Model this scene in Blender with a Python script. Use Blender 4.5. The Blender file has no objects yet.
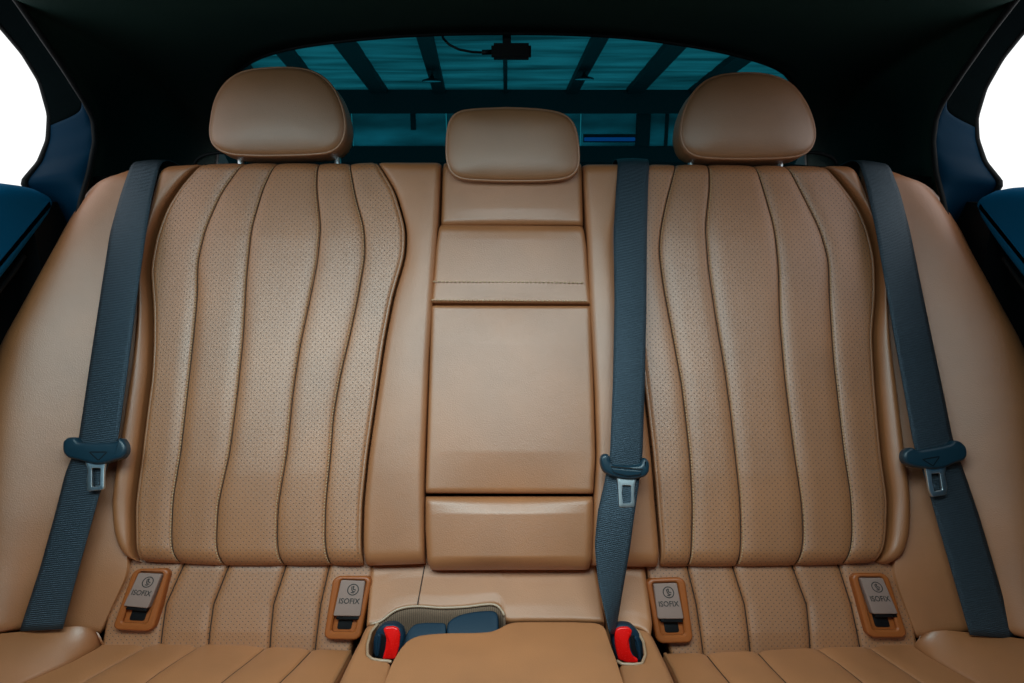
import bpy, bmesh, math, random
import numpy as np
random.seed(4)
C = bpy.context.scene.collection
S = bpy.context.scene
R = math.radians

# ------------------------------------------------------------------ camera
F_PX = 700.0
PITCH = R(16.0)
cam_d = bpy.data.cameras.new('camera')
cam = bpy.data.objects.new('camera', cam_d); C.objects.link(cam)
cam.location = (0, 0, 0)
cam.rotation_euler = (R(90) - PITCH, 0, 0)
cam_d.sensor_width = 36.0
cam_d.lens = 36.0 * F_PX / 1024.0
cam_d.clip_start = 0.02
cam_d.clip_end = 500
S.camera = cam

# ------------------------------------------------------------------ world (overcast white daylight outside) and exposure
w = bpy.data.worlds.new('World'); S.world = w; w.use_nodes = True
bg = w.node_tree.nodes['Background']
bg.inputs['Color'].default_value = (0.98, 1.0, 1.0, 1)
bg.inputs['Strength'].default_value = 1.25
S.view_settings.view_transform = 'Standard'
S.view_settings.look = 'None'
S.view_settings.exposure = 0.0
S.view_settings.gamma = 1.0

# ------------------------------------------------------------------ lamps (daylight through the windscreen and the front side windows)
def area(name, loc, target, sx, sy, power, col, spread=180):
    l = bpy.data.lights.new(name, 'AREA'); l.shape = 'ELLIPSE'; l.size = sx; l.size_y = sy
    l.energy = power; l.color = col; l.spread = R(spread)
    o = bpy.data.objects.new(name, l); C.objects.link(o)
    from mathutils import Vector
    o.location = loc
    o.rotation_euler = (Vector(target) - Vector(loc)).to_track_quat('-Z', 'Y').to_euler()
    return o
area('sunroof_light', (-0.08, 0.46, 0.202), (-0.08, 0.71, -0.36), 0.98, 0.44, 4.9, (0.70, 0.945, 0.99), 118)
area('windscreen_light', (0, -0.74, 0.10), (0, 0.9, -0.35), 1.1, 0.26, 0.05, (0.80, 0.95, 1.0), 110)
area('left_window_light', (-0.63, 0.40, 0.08), (-0.35, 0.95, -0.3), 0.34, 0.16, 0.85, (0.60, 0.94, 1.0), 150)

# ------------------------------------------------------------------ projection helpers: photo pixel -> point on a real plane
FW = np.array([0, math.cos(PITCH), -math.sin(PITCH)]); UP = np.array([0, math.sin(PITCH), math.cos(PITCH)])
def ray(p):
    p = np.atleast_2d(np.asarray(p, float))
    return FW[None] + np.outer((p[:, 0] - 512) / F_PX, [1, 0, 0]) + np.outer((341.5 - p[:, 1]) / F_PX, UP)
class Plane:
    def __init__(s, pt, n):
        s.p = np.asarray(pt, float); s.n = np.asarray(n, float) / np.linalg.norm(n)
def on(p, pl, w=0.0):
    d = ray(p); w = np.broadcast_to(np.asarray(w, float), (len(d),))
    t = (pl.p @ pl.n + w) / (d @ pl.n)
    return d * t[:, None]
def at_depth(p, dep):
    return ray(p) * np.broadcast_to(np.asarray(dep, float), (len(np.atleast_2d(p)),))[:, None]
def smooth(a, it=6):
    a = np.array(a, float)
    for _ in range(it):
        a[1:-1] = a[1:-1] * .5 + (a[:-2] + a[2:]) * .25
    return a
def resample(a, n, it=0):
    """points along a polyline, evenly by length, lightly rounded"""
    a = np.asarray(a, float)
    if len(a) < 2: return np.repeat(a, n, 0)
    m = 240
    s = np.r_[0, np.cumsum(np.linalg.norm(np.diff(a, axis=0), axis=1))]
    t = np.linspace(0, s[-1], m)
    b = np.stack([np.interp(t, s, a[:, k]) for k in range(a.shape[1])], 1)
    b = smooth(b, it)
    return b[np.round(np.linspace(0, m - 1, n)).astype(int)] if n <= m and (m - 1) % (n - 1) == 0 else \
        np.stack([np.interp(np.linspace(0, 1, n), np.linspace(0, 1, m), b[:, k]) for k in range(a.shape[1])], 1)
def resample_s(a, s01, it=40):
    """same, at the given fractions of the length"""
    b = resample(a, 240, it)
    return np.stack([np.interp(s01, np.linspace(0, 1, 240), b[:, k]) for k in range(b.shape[1])], 1)

RECL = R(26.1)
BV = np.array([0, math.sin(RECL), math.cos(RECL)])        # up along the backrest
BN = np.array([0, -math.cos(RECL), math.sin(RECL)])       # out of the backrest, to the front
BACK = Plane((0, .8417, -.5693), BN)
LUMB = Plane((0, .844, -.612), (0, -math.cos(R(31.7)), math.sin(R(31.7))))
CUSH = Plane((0, .800, -.664), (0, math.sin(R(13)), math.cos(R(13))))
HUMP = Plane((0, .784, -.604), (0, .065, 1))

# ------------------------------------------------------------------ objects and properties
def tag(o, label=None, cat=None, group=None, kind=None):
    if label: o['label'] = label
    if cat: o['category'] = cat
    if group: o['group'] = group
    if kind: o['kind'] = kind
    return o
def empty(name, loc, label=None, cat=None, group=None, kind=None):
    o = bpy.data.objects.new(name, None); C.objects.link(o); o.location = loc
    o.empty_display_size = .05
    return tag(o, label, cat, group, kind)
def wloc(o):
    v = np.zeros(3)
    while o is not None:
        v += np.array(o.location); o = o.parent
    return v
def mk(name, verts, faces, mat, parent=None, uv=None, smooth_=True, loc=None, sharp=None):
    """link one mesh object; verts are world points, moved into the parent's space"""
    verts = np.asarray(verts, float)
    base = wloc(parent) if parent is not None else np.zeros(3)
    org = verts.mean(0) if loc is None else np.asarray(loc, float)
    me = bpy.data.meshes.new(name)
    me.from_pydata([tuple(v) for v in (verts - org)], [], [tuple(int(i) for i in f) for f in faces])
    if uv is not None:
        lay = me.uv_layers.new(name='UVMap')
        vi = np.zeros(len(me.loops), dtype=np.int32); me.loops.foreach_get('vertex_index', vi)
        lay.data.foreach_set('uv', np.asarray(uv, float)[vi].astype(np.float32).ravel())
    me.polygons.foreach_set('use_smooth', [bool(smooth_)] * len(me.polygons))
    me.update()
    bm = bmesh.new(); bm.from_mesh(me); bmesh.ops.recalc_face_normals(bm, faces=bm.faces); bm.to_mesh(me); bm.free()
    if sharp is not None and smooth_:
        me.set_sharp_from_angle(angle=sharp)
    me.materials.append(mat)
    o = bpy.data.objects.new(name, me); C.objects.link(o)
    if parent is not None: o.parent = parent
    o.location = tuple(org - base)
    return o

# ------------------------------------------------------------------ materials
def mat_new(name):
    m = bpy.data.materials.new(name); m.use_nodes = True
    nt = m.node_tree
    return m, nt, nt.nodes, nt.links, nt.nodes['Principled BSDF']
def leather(name, col, perf=False, rough=.50, vary=.10):
    m, nt, N, L, b = mat_new(name)
    tc = N.new('ShaderNodeUVMap'); tc.uv_map = 'UVMap'
    n1 = N.new('ShaderNodeTexNoise'); n1.inputs['Scale'].default_value = 9; n1.inputs['Detail'].default_value = 3
    L.new(tc.outputs[0], n1.inputs['Vector'])
    cr = N.new('ShaderNodeMapRange'); cr.inputs[1].default_value = .3; cr.inputs[2].default_value = .7
    cr.inputs[3].default_value = 1 - vary; cr.inputs[4].default_value = 1 + vary
    L.new(n1.outputs['Fac'], cr.inputs[0])
    mx = N.new('ShaderNodeMix'); mx.data_type = 'RGBA'; mx.blend_type = 'MULTIPLY'; mx.inputs[0].default_value = 1
    mx.inputs[6].default_value = (*col, 1)
    L.new(cr.outputs[0], mx.inputs[7])
    last = mx.outputs[2]
    # hide grain
    g = N.new('ShaderNodeTexVoronoi'); g.inputs['Scale'].default_value = 900; L.new(tc.outputs[0], g.inputs['Vector'])
    g2 = N.new('ShaderNodeTexNoise'); g2.inputs['Scale'].default_value = 520; g2.inputs['Detail'].default_value = 4
    L.new(tc.outputs[0], g2.inputs['Vector'])
    ad = N.new('ShaderNodeMath'); ad.operation = 'ADD'; L.new(g.outputs['Distance'], ad.inputs[0]); L.new(g2.outputs['Fac'], ad.inputs[1])
    # soft wrinkles
    wr = N.new('ShaderNodeTexNoise'); wr.inputs['Scale'].default_value = 38; wr.inputs['Detail'].default_value = 3
    L.new(tc.outputs[0], wr.inputs['Vector'])
    b0 = N.new('ShaderNodeBump'); b0.inputs['Strength'].default_value = .06; b0.inputs['Distance'].default_value = .004
    L.new(wr.outputs['Fac'], b0.inputs['Height'])
    b1 = N.new('ShaderNodeBump'); b1.inputs['Strength'].default_value = .35; b1.inputs['Distance'].default_value = .0004
    L.new(ad.outputs[0], b1.inputs['Height']); L.new(b0.outputs[0], b1.inputs['Normal'])
    nrm = b1.outputs[0]
    if perf:
        mp = N.new('ShaderNodeMapping'); mp.inputs['Rotation'].default_value = (0, 0, R(45)); L.new(tc.outputs[0], mp.inputs['Vector'])
        vo = N.new('ShaderNodeTexVoronoi'); vo.voronoi_dimensions = '2D'; vo.inputs['Scale'].default_value = 1 / .0056
        vo.inputs['Randomness'].default_value = 0; L.new(mp.outputs[0], vo.inputs['Vector'])
        rr = N.new('ShaderNodeMapRange'); rr.inputs[1].default_value = .10; rr.inputs[2].default_value = .16
        rr.inputs[3].default_value = 0; rr.inputs[4].default_value = 1; L.new(vo.outputs['Distance'], rr.inputs[0])
        mh = N.new('ShaderNodeMix'); mh.data_type = 'RGBA'
        mh.inputs[6].default_value = (.05, .022, .010, 1); L.new(rr.outputs[0], mh.inputs[0]); L.new(last, mh.inputs[7])
        last = mh.outputs[2]
        b2 = N.new('ShaderNodeBump'); b2.inputs['Strength'].default_value = .5; b2.inputs['Distance'].default_value = .001
        L.new(rr.outputs[0], b2.inputs['Height']); L.new(nrm, b2.inputs['Normal']); nrm = b2.outputs[0]
    L.new(last, b.inputs['Base Color']); L.new(nrm, b.inputs['Normal'])
    b.inputs['Roughness'].default_value = rough
    b.inputs['Specular IOR Level'].default_value = .95; b.inputs['IOR'].default_value = 1.68
    return m
def plain(name, col, rough=.5, metal=0, bump=0, scale=400, spec=.5, emit=None, estr=0):
    m, nt, N, L, b = mat_new(name)
    b.inputs['Base Color'].default_value = (*col, 1); b.inputs['Roughness'].default_value = rough
    b.inputs['Metallic'].default_value = metal; b.inputs['Specular IOR Level'].default_value = spec
    tc = N.new('ShaderNodeTexCoord')
    n = N.new('ShaderNodeTexNoise'); n.inputs['Scale'].default_value = scale; n.inputs['Detail'].default_value = 3
    L.new(tc.outputs['Object'], n.inputs['Vector'])
    if bump:
        bp = N.new('ShaderNodeBump'); bp.inputs['Strength'].default_value = bump; bp.inputs['Distance'].default_value = .001
        L.new(n.outputs['Fac'], bp.inputs['Height']); L.new(bp.outputs[0], b.inputs['Normal'])
    r = N.new('ShaderNodeMapRange'); r.inputs[3].default_value = max(0, rough - .06); r.inputs[4].default_value = min(1, rough + .06)
    L.new(n.outputs['Fac'], r.inputs[0]); L.new(r.outputs[0], b.inputs['Roughness'])
    if emit:
        b.inputs['Emission Color'].default_value = (*emit, 1); b.inputs['Emission Strength'].default_value = estr
    return m
TAN = (.40, .140, .043)
M = {}
M['leather'] = leather('tan_leather', TAN)
M['perf'] = leather('perforated_tan_leather', (.395, .148, .052), perf=True)
M['head'] = leather('headrest_leather', (.33, .135, .050))
M['cushion'] = leather('cushion_leather', (.43, .150, .043), rough=.58)
M['seam'] = plain('seam_thread', (.035, .017, .010), .7)
M['stitch'] = plain('stitch_thread', (.56, .37, .22), .7)
M['lip'] = leather('pale_lip_leather', (.44, .26, .15))
M['piping'] = leather('piping_leather', (.36, .135, .045))
M['frame'] = plain('orange_brown_plastic', (.36, .090, .018), .42, bump=.1)
M['taupe'] = plain('taupe_plastic', (.31, .195, .16), .55, bump=.1, spec=.25)
M['print'] = plain('dark_print', (.03, .022, .02), .6)
M['black'] = plain('black_plastic', (.003, .003, .004), .5, spec=.3)
M['blue'] = plain('blue_black_plastic', (.006, .026, .048), .5, bump=.12, spec=.25)
M['grip'] = plain('belt_grip_plastic', (.009, .032, .050), .32, bump=.08)
M['red'] = plain('red_button_plastic', (.95, .008, .006), .26)
M['steel'] = plain('brushed_steel', (.75, .82, .86), .34, metal=1)
M['head_liner'] = plain('dark_headliner_cloth', (.012, .033, .028), .95, bump=.5, scale=900, spec=.1)
M['trim'] = plain('trim_painted_glow', (.0006, .021, .048), .55, bump=.15, scale=600, spec=.06)  # lower pillar trim: blue glow of light put into its base colour
M['door'] = plain('navy_door_vinyl', (.001, .105, .235), .7, bump=.2, scale=700, spec=.05)
M['trim_shade'] = plain('trim_painted_shade', (.0025, .0045, .005), .95, bump=.4, scale=800, spec=.0)  # near-black copy of the pillar trim, upper shade put into its colour
M['seal'] = plain('black_rubber', (.003, .004, .005), .65, spec=.2)
M['shelf'] = plain('black_shelf_cloth', (.004, .006, .006), .95, spec=.1, bump=.4, scale=800)
M['liner'] = None
def belt_mat():
    m, nt, N, L, b = mat_new('belt_webbing')
    tc = N.new('ShaderNodeUVMap'); tc.uv_map = 'UVMap'
    mp = N.new('ShaderNodeMapping'); L.new(tc.outputs[0], mp.inputs['Vector']); mp.inputs['Rotation'].default_value = (0, 0, R(8))
    wv = N.new('ShaderNodeTexWave'); wv.bands_direction = 'Y'; wv.inputs['Scale'].default_value = 130; wv.inputs['Distortion'].default_value = 1.4
    wv.inputs['Detail'].default_value = 2; wv.inputs['Detail Scale'].default_value = 60
    L.new(mp.outputs[0], wv.inputs['Vector'])
    n = N.new('ShaderNodeTexNoise'); n.inputs['Scale'].default_value = 420; n.inputs['Detail'].default_value = 3
    mp2 = N.new('ShaderNodeMapping'); mp2.inputs['Scale'].default_value = (.35, 1, 1); L.new(tc.outputs[0], mp2.inputs['Vector']); L.new(mp2.outputs[0], n.inputs['Vector'])
    ad = N.new('ShaderNodeMath'); ad.operation = 'ADD'; L.new(wv.outputs['Fac'], ad.inputs[0]); L.new(n.outputs['Fac'], ad.inputs[1])
    cr = N.new('ShaderNodeMapRange'); cr.inputs[1].default_value = .4; cr.inputs[2].default_value = 1.5; cr.inputs[3].default_value = .35; cr.inputs[4].default_value = 2.0
    L.new(ad.outputs[0], cr.inputs[0])
    mx = N.new('ShaderNodeMix'); mx.data_type = 'RGBA'; mx.blend_type = 'MULTIPLY'; mx.inputs[0].default_value = 1
    mx.inputs[6].default_value = (.016, .024, .031, 1); L.new(cr.outputs[0], mx.inputs[7]); L.new(mx.outputs[2], b.inputs['Base Color'])
    bp = N.new('ShaderNodeBump'); bp.inputs['Strength'].default_value = .7; bp.inputs['Distance'].default_value = .0006
    L.new(ad.outputs[0], bp.inputs['Height']); L.new(bp.outputs[0], b.inputs['Normal'])
    b.inputs['Roughness'].default_value = .34; b.inputs['Specular IOR Level'].default_value = .75; b.inputs['IOR'].default_value = 1.5; b.inputs['Specular Tint'].default_value = (.60, .80, 1, 1)
    b.inputs['Sheen Weight'].default_value = .0; b.inputs['Sheen Tint'].default_value = (.55, .8, 1, 1); b.inputs['Sheen Roughness'].default_value = .4
    return m
M['belt'] = belt_mat()
def liner_mat():
    m, nt, N, L, b = mat_new('ribbed_lining')
    tc = N.new('ShaderNodeUVMap'); tc.uv_map = 'UVMap'
    wv = N.new('ShaderNodeTexWave'); wv.bands_direction = 'X'; wv.inputs['Scale'].default_value = 120; wv.inputs['Distortion'].default_value = .6
    L.new(tc.outputs[0], wv.inputs['Vector'])
    cr = N.new('ShaderNodeMapRange'); cr.inputs[3].default_value = .6; cr.inputs[4].default_value = 1.1; L.new(wv.outputs['Fac'], cr.inputs[0])
    mx = N.new('ShaderNodeMix'); mx.data_type = 'RGBA'; mx.blend_type = 'MULTIPLY'; mx.inputs[0].default_value = 1
    mx.inputs[6].default_value = (.28, .165, .105, 1); L.new(cr.outputs[0], mx.inputs[7]); L.new(mx.outputs[2], b.inputs['Base Color'])
    bp = N.new('ShaderNodeBump'); bp.inputs['Strength'].default_value = .6; bp.inputs['Distance'].default_value = .001
    L.new(wv.outputs['Fac'], bp.inputs['Height']); L.new(bp.outputs[0], b.inputs['Normal'])
    b.inputs['Roughness'].default_value = .8
    return m
M['liner'] = liner_mat()
def glass_mat():
    m = bpy.data.materials.new('tinted_rear_glass'); m.use_nodes = True; N = m.node_tree.nodes; L = m.node_tree.links
    N.clear(); o = N.new('ShaderNodeOutputMaterial'); t = N.new('ShaderNodeBsdfTransparent'); g = N.new('ShaderNodeBsdfGlossy')
    t.inputs['Color'].default_value = (.004, .085, .110, 1); g.inputs['Roughness'].default_value = .02; g.inputs['Color'].default_value = (.6, .9, 1, 1)
    x = N.new('ShaderNodeMixShader'); x.inputs[0].default_value = .015
    L.new(t.outputs[0], x.inputs[1]); L.new(g.outputs[0], x.inputs[2]); L.new(x.outputs[0], o.inputs[0])
    return m
M['glass'] = glass_mat()
def sheet_mat(name, col, tr):
    """thin roofing sheet that lets daylight through"""
    m = bpy.data.materials.new(name); m.use_nodes = True; N = m.node_tree.nodes; L = m.node_tree.links
    N.clear(); o = N.new('ShaderNodeOutputMaterial'); d = N.new('ShaderNodeBsdfDiffuse'); t = N.new('ShaderNodeBsdfTranslucent')
    tc = N.new('ShaderNodeTexCoord'); mp = N.new('ShaderNodeMapping'); mp.inputs['Scale'].default_value = (.22, 1.5, 1)
    n = N.new('ShaderNodeTexNoise'); n.inputs['Scale'].default_value = 1.6; n.inputs['Detail'].default_value = 4
    L.new(tc.outputs['Object'], mp.inputs['Vector']); L.new(mp.outputs[0], n.inputs['Vector'])
    cr = N.new('ShaderNodeMapRange'); cr.inputs[1].default_value = .3; cr.inputs[2].default_value = .7; cr.inputs[3].default_value = .30; cr.inputs[4].default_value = 1.25
    L.new(n.outputs['Fac'], cr.inputs[0])
    mx = N.new('ShaderNodeMix'); mx.data_type = 'RGBA'; mx.blend_type = 'MULTIPLY'; mx.inputs[0].default_value = 1
    mx.inputs[6].default_value = (*col, 1); L.new(cr.outputs[0], mx.inputs[7])
    L.new(mx.outputs[2], d.inputs[0]); L.new(mx.outputs[2], t.inputs[0])
    x = N.new('ShaderNodeMixShader'); x.inputs[0].default_value = tr
    L.new(d.outputs[0], x.inputs[1]); L.new(t.outputs[0], x.inputs[2]); L.new(x.outputs[0], o.inputs[0])
    return m
M['sheet'] = sheet_mat('translucent_roof_sheet', (.72, .76, .78), .62)
M['dark_steel'] = plain('dark_painted_steel', (.012, .016, .018), .6)
M['pane'] = sheet_mat('frosted_pane', (.66, .72, .76), .62)
M['blue_lamp'] = plain('blue_lamp', (.02, .05, .2), .4, emit=(.10, .30, 1.0), estr=.8)
M['lamp_lens'] = plain('lamp_lens', (.7, .75, .8), .4)
M['ground'] = plain('concrete_ground', (.22, .22, .21), .9, bump=.2, scale=30)

# ------------------------------------------------------------------ geometry builders
def fracs(W, fine=True):
    """fractions across a channel, denser by its two seams"""
    a = np.array([0, .012, .028, .05, .085, .13, .2, .29, .4]) if fine else np.array([0, .05, .12, .22, .35])
    return np.r_[a, .5, 1 - a[::-1]]
def rows_frac(n=90, e=14):
    """fractions along a strip, denser by both ends"""
    a = np.linspace(0, 1, e, endpoint=False) ** 1.6 * .08
    return np.r_[a, np.linspace(.08, .92, n), 1 - a[::-1]]
def catmull(P, t):
    """P: (K, M, 3) curves, t in curve index units -> (M, 3)"""
    K = len(P); i = min(int(t), K - 2) if K > 1 else 0; f = t - i
    if K == 2: return P[0] * (1 - f) + P[1] * f
    p0 = P[i - 1] if i > 0 else 2 * P[i] - P[i + 1]
    p3 = P[i + 2] if i + 2 < K else 2 * P[i + 1] - P[i]
    p1, p2 = P[i], P[i + 1]
    return .5 * (2 * p1 + (p2 - p0) * f + (2 * p0 - 5 * p1 + 4 * p2 - p3) * f * f + (3 * p1 - p0 - 3 * p2 + p3) * f ** 3)
def grid_normals(G):
    du = np.gradient(G, axis=0); dv = np.gradient(G, axis=1)
    n = np.cross(du, dv); n /= np.maximum(np.linalg.norm(n, axis=2, keepdims=True), 1e-9)
    return n
def padded(name, curves, mat, parent, normal, s=None, seams=True, puff=.005, reach=.014, groove=.0035, gw=.0022, crown=0.0,
           roll=(.01, .01, .01, .02), skirt=.05, it=40, cubic=False, uvx=None, uvy=None, label=None, edge_in=None, fine=True, wob=0.0):
    """a cushion: curves = traced lines (world points) across it, each from bottom to top; channels swell between them.
    roll = edge radius at left, right, bottom, top"""
    s = rows_frac() if s is None else s
    P = np.stack([resample_s(c, s, it) for c in curves])
    K = len(P); cols = []; ts = []
    for k in range(K - 1):
        f = fracs(0, fine)
        for q in f[:-1]: ts.append(k + q)
    ts.append(K - 1.0)
    # extra columns by the two outer edges
    ex = np.array([.004, .02, .04, .065, .11, .16, .25])
    ts = np.array(sorted(set(np.round(np.r_[ts, ex * 1.0, K - 1 - ex], 5))))
    G = np.stack([catmull(P, t) if cubic else (P[min(int(t), K - 2)] * (1 - (t - min(int(t), K - 2))) + P[min(int(t), K - 2) + 1] * (t - min(int(t), K - 2))) for t in ts])
    nc, nr = G.shape[:2]
    if normal is None:
        NN = grid_normals(G); 
        if np.sum(NN * (-G)) < 0: NN = -NN
    else:
        NN = np.broadcast_to(np.asarray(normal, float), G.shape)
    seg = np.linalg.norm(np.diff(G, axis=0), axis=2)
    cu = np.concatenate([np.zeros((1, nr)), np.cumsum(seg, 0)]); wid = cu[-1][None]
    sg = np.linalg.norm(np.diff(G, axis=1), axis=2)
    cv = np.concatenate([np.zeros((nc, 1)), np.cumsum(sg, 1)], 1); hei = cv[:, -1][:, None]
    h = np.zeros((nc, nr))
    idx = np.minimum(ts.astype(int), K - 2); fr = ts - idx
    seam_w = np.linalg.norm(P[1:] - P[:-1], axis=2)            # (K-1, M)
    if seams:
        W = seam_w[idx]
        for side, d in (('l', fr[:, None] * W), ('r', (1 - fr)[:, None] * W)):
            inner = ((idx > 0) if side == 'l' else (idx < K - 2))[:, None]
            q = np.clip(d / np.minimum(reach, W * .5), 0, 1)
            f = -puff * (1 - q) ** 2 - groove * np.exp(-(d / gw) ** 2)
            h += np.where(inner, f, 0)
    dl, dr, db, dt = cu, wid - cu, cv, hei - cv
    q2 = lambda d, r: np.clip((r - d) / r, 0, 1) if r > 0 else np.zeros_like(d)
    h += crown * np.sin(np.pi * np.clip(cu / np.maximum(wid, 1e-6), 0, 1)) * np.minimum(1, np.sin(np.pi * np.clip(cv / np.maximum(hei, 1e-6), 0, 1)) * 1.6)
    for d1, r1 in ((dl, roll[0]), (dr, roll[1]), (db, roll[2]), (dt, roll[3])):
        if r1 > 0:
            q = q2(d1, r1); h -= r1 * (1 - np.sqrt(np.maximum(0, 1 - q * q)))
    if wob:
        rng = np.random.default_rng(int(abs(G[0, 0, 0]) * 1e4) % 977)
        for _ in range(10):
            a = rng.normal(size=3) * 9; ph = rng.uniform(0, 6.28)
            h += wob * .3 * np.sin(G @ a + ph)
    V = G + NN * h[..., None]
    # skirt: the sides go back
    verts = V.reshape(-1, 3); vid = np.arange(nc * nr).reshape(nc, nr)
    faces = []
    a, b, c, d = vid[:-1, :-1], vid[1:, :-1], vid[1:, 1:], vid[:-1, 1:]
    faces += list(np.stack([a, b, c, d], -1).reshape(-1, 4))
    loop = np.r_[vid[:, 0], vid[-1, 1:], vid[-2::-1, -1], vid[0, -2:0:-1]]
    nl = NN.reshape(-1, 3)[loop]
    sk = verts[loop] - nl * skirt
    base = len(verts); L_ = len(loop)
    verts = np.r_[verts, sk]
    for i in range(L_):
        j = (i + 1) % L_
        faces.append((loop[i], loop[j], base + j, base + i))
    ux = np.array([1, 0, 0]) if uvx is None else uvx
    uy = BV if uvy is None else uvy
    uv = np.stack([verts @ ux, verts @ uy], 1)
    o = mk(name, verts, faces, mat, parent, uv=uv)
    if label: o['label'] = label
    return o, dict(V=V, ts=ts, N=NN, P=P)
def tube(name, pts, r, mat, parent, seg=8, closed=False, uv=False, flat=1.0):
    pts = np.asarray(pts, float); n = len(pts)
    tn = np.gradient(pts, axis=0) if not closed else (np.roll(pts, -1, 0) - np.roll(pts, 1, 0))
    tn /= np.maximum(np.linalg.norm(tn, axis=1, keepdims=True), 1e-9)
    ref = np.eye(3)[int(np.argmin(abs(tn[0])))]
    a = np.zeros_like(tn); v = np.cross(tn[0], ref)
    for i in range(n):                                   # carry the cross-section along without twisting it
        v = v - tn[i] * (v @ tn[i]); v /= max(np.linalg.norm(v), 1e-9); a[i] = v
    b = np.cross(tn, a)
    rr = np.broadcast_to(np.asarray(r, float), (n,))
    ang = np.linspace(0, 2 * np.pi, seg, endpoint=False)
    V = pts[:, None] + (a[:, None] * np.cos(ang)[None, :, None] + b[:, None] * np.sin(ang)[None, :, None] * flat) * rr[:, None, None]
    vid = np.arange(n * seg).reshape(n, seg); faces = []
    m = n if closed else n - 1
    for i in range(m):
        for k in range(seg):
            faces.append((vid[i, k], vid[(i + 1) % n, k], vid[(i + 1) % n, (k + 1) % seg], vid[i, (k + 1) % seg]))
    if not closed: faces += [tuple(vid[0][::-1]), tuple(vid[-1])]
    VV = V.reshape(-1, 3)
    return mk(name, VV, faces, mat, parent, uv=np.stack([VV[:, 0], VV[:, 2]], 1))
def stitches(name, pts, nrm, mat, parent, pitch=.0052, frac=.62, r=.0007, lift=.0004):
    """a row of short thread stitches along a line: one mesh"""
    pts = np.asarray(pts, float)
    s = np.r_[0, np.cumsum(np.linalg.norm(np.diff(pts, axis=0), axis=1))]
    V, Fc = [], []
    k = 0
    while (k + 1) * pitch < s[-1]:
        t0 = k * pitch; q = [np.array([np.interp(t0 + pitch * frac * f, s, pts[:, i]) for i in range(3)]) for f in (0, .25, .75, 1)]
        d = q[-1] - q[0]; d /= np.linalg.norm(d); sd = np.cross(d, nrm); sd /= np.linalg.norm(sd)
        b = len(V)
        for f, p in zip((.0, 1., 1., .0), q):
            up = nrm * (lift + r * f)
            V += [p + sd * r + nrm * -.0006, p + sd * r * .6 + up, p - sd * r * .6 + up, p - sd * r + nrm * -.0006]
        for i in range(3):
            for j in range(3):
                Fc.append((b + i * 4 + j, b + i * 4 + j + 1, b + i * 4 + 5 + j, b + i * 4 + 4 + j))
        k += 1
    return mk(name, V, Fc, mat, parent)
def offset_poly(p, d):
    """move a closed 2-D outline inwards by d (points anticlockwise or clockwise)"""
    p = np.asarray(p, float); a = np.roll(p, 1, 0); b = np.roll(p, -1, 0)
    area_ = np.sum(p[:, 0] * b[:, 1] - b[:, 0] * p[:, 1])
    t = b - a; t /= np.maximum(np.linalg.norm(t, axis=1, keepdims=True), 1e-9)
    n = np.stack([-t[:, 1], t[:, 0]], 1) * (1 if area_ > 0 else -1)
    return p + n * d
def round_poly(p, n=64, it=5):
    """closed outline with softened corners"""
    p = np.asarray(p, float); q = np.r_[p, p[:1]]
    s = np.r_[0, np.cumsum(np.linalg.norm(np.diff(q, axis=0), axis=1))]
    t = np.linspace(0, s[-1], n, endpoint=False)
    b = np.stack([np.interp(t, s, q[:, k]) for k in range(2)], 1)
    for _ in range(it): b = b * .5 + (np.roll(b, 1, 0) + np.roll(b, -1, 0)) * .25
    return b
class Frame2:
    """a flat working plane with axes: maps (a, b, w) to world"""
    def __init__(s, pl, xax, yax, org):
        s.x, s.y, s.n, s.o = np.asarray(xax, float), np.asarray(yax, float), pl.n, np.asarray(org, float); s.pl = pl
    def to2(s, P): d = np.asarray(P) - s.o; return np.stack([d @ s.x, d @ s.y], 1)
    def px(s, pts, w=0): return s.to2(on(pts, s.pl, w))
    def w3(s, q, w): q = np.asarray(q, float); return s.o + np.outer(q[:, 0], s.x) + np.outer(q[:, 1], s.y) + np.outer(np.broadcast_to(w, (len(q),)), s.n)
def frame_of(pl):
    x = np.array([1., 0, 0]); y = np.cross(pl.n, x)
    if (y[2] if abs(pl.n[2]) < .9 else y[1]) < 0: y = -y
    y /= np.linalg.norm(y)
    return Frame2(pl, x, y, pl.p)
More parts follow.
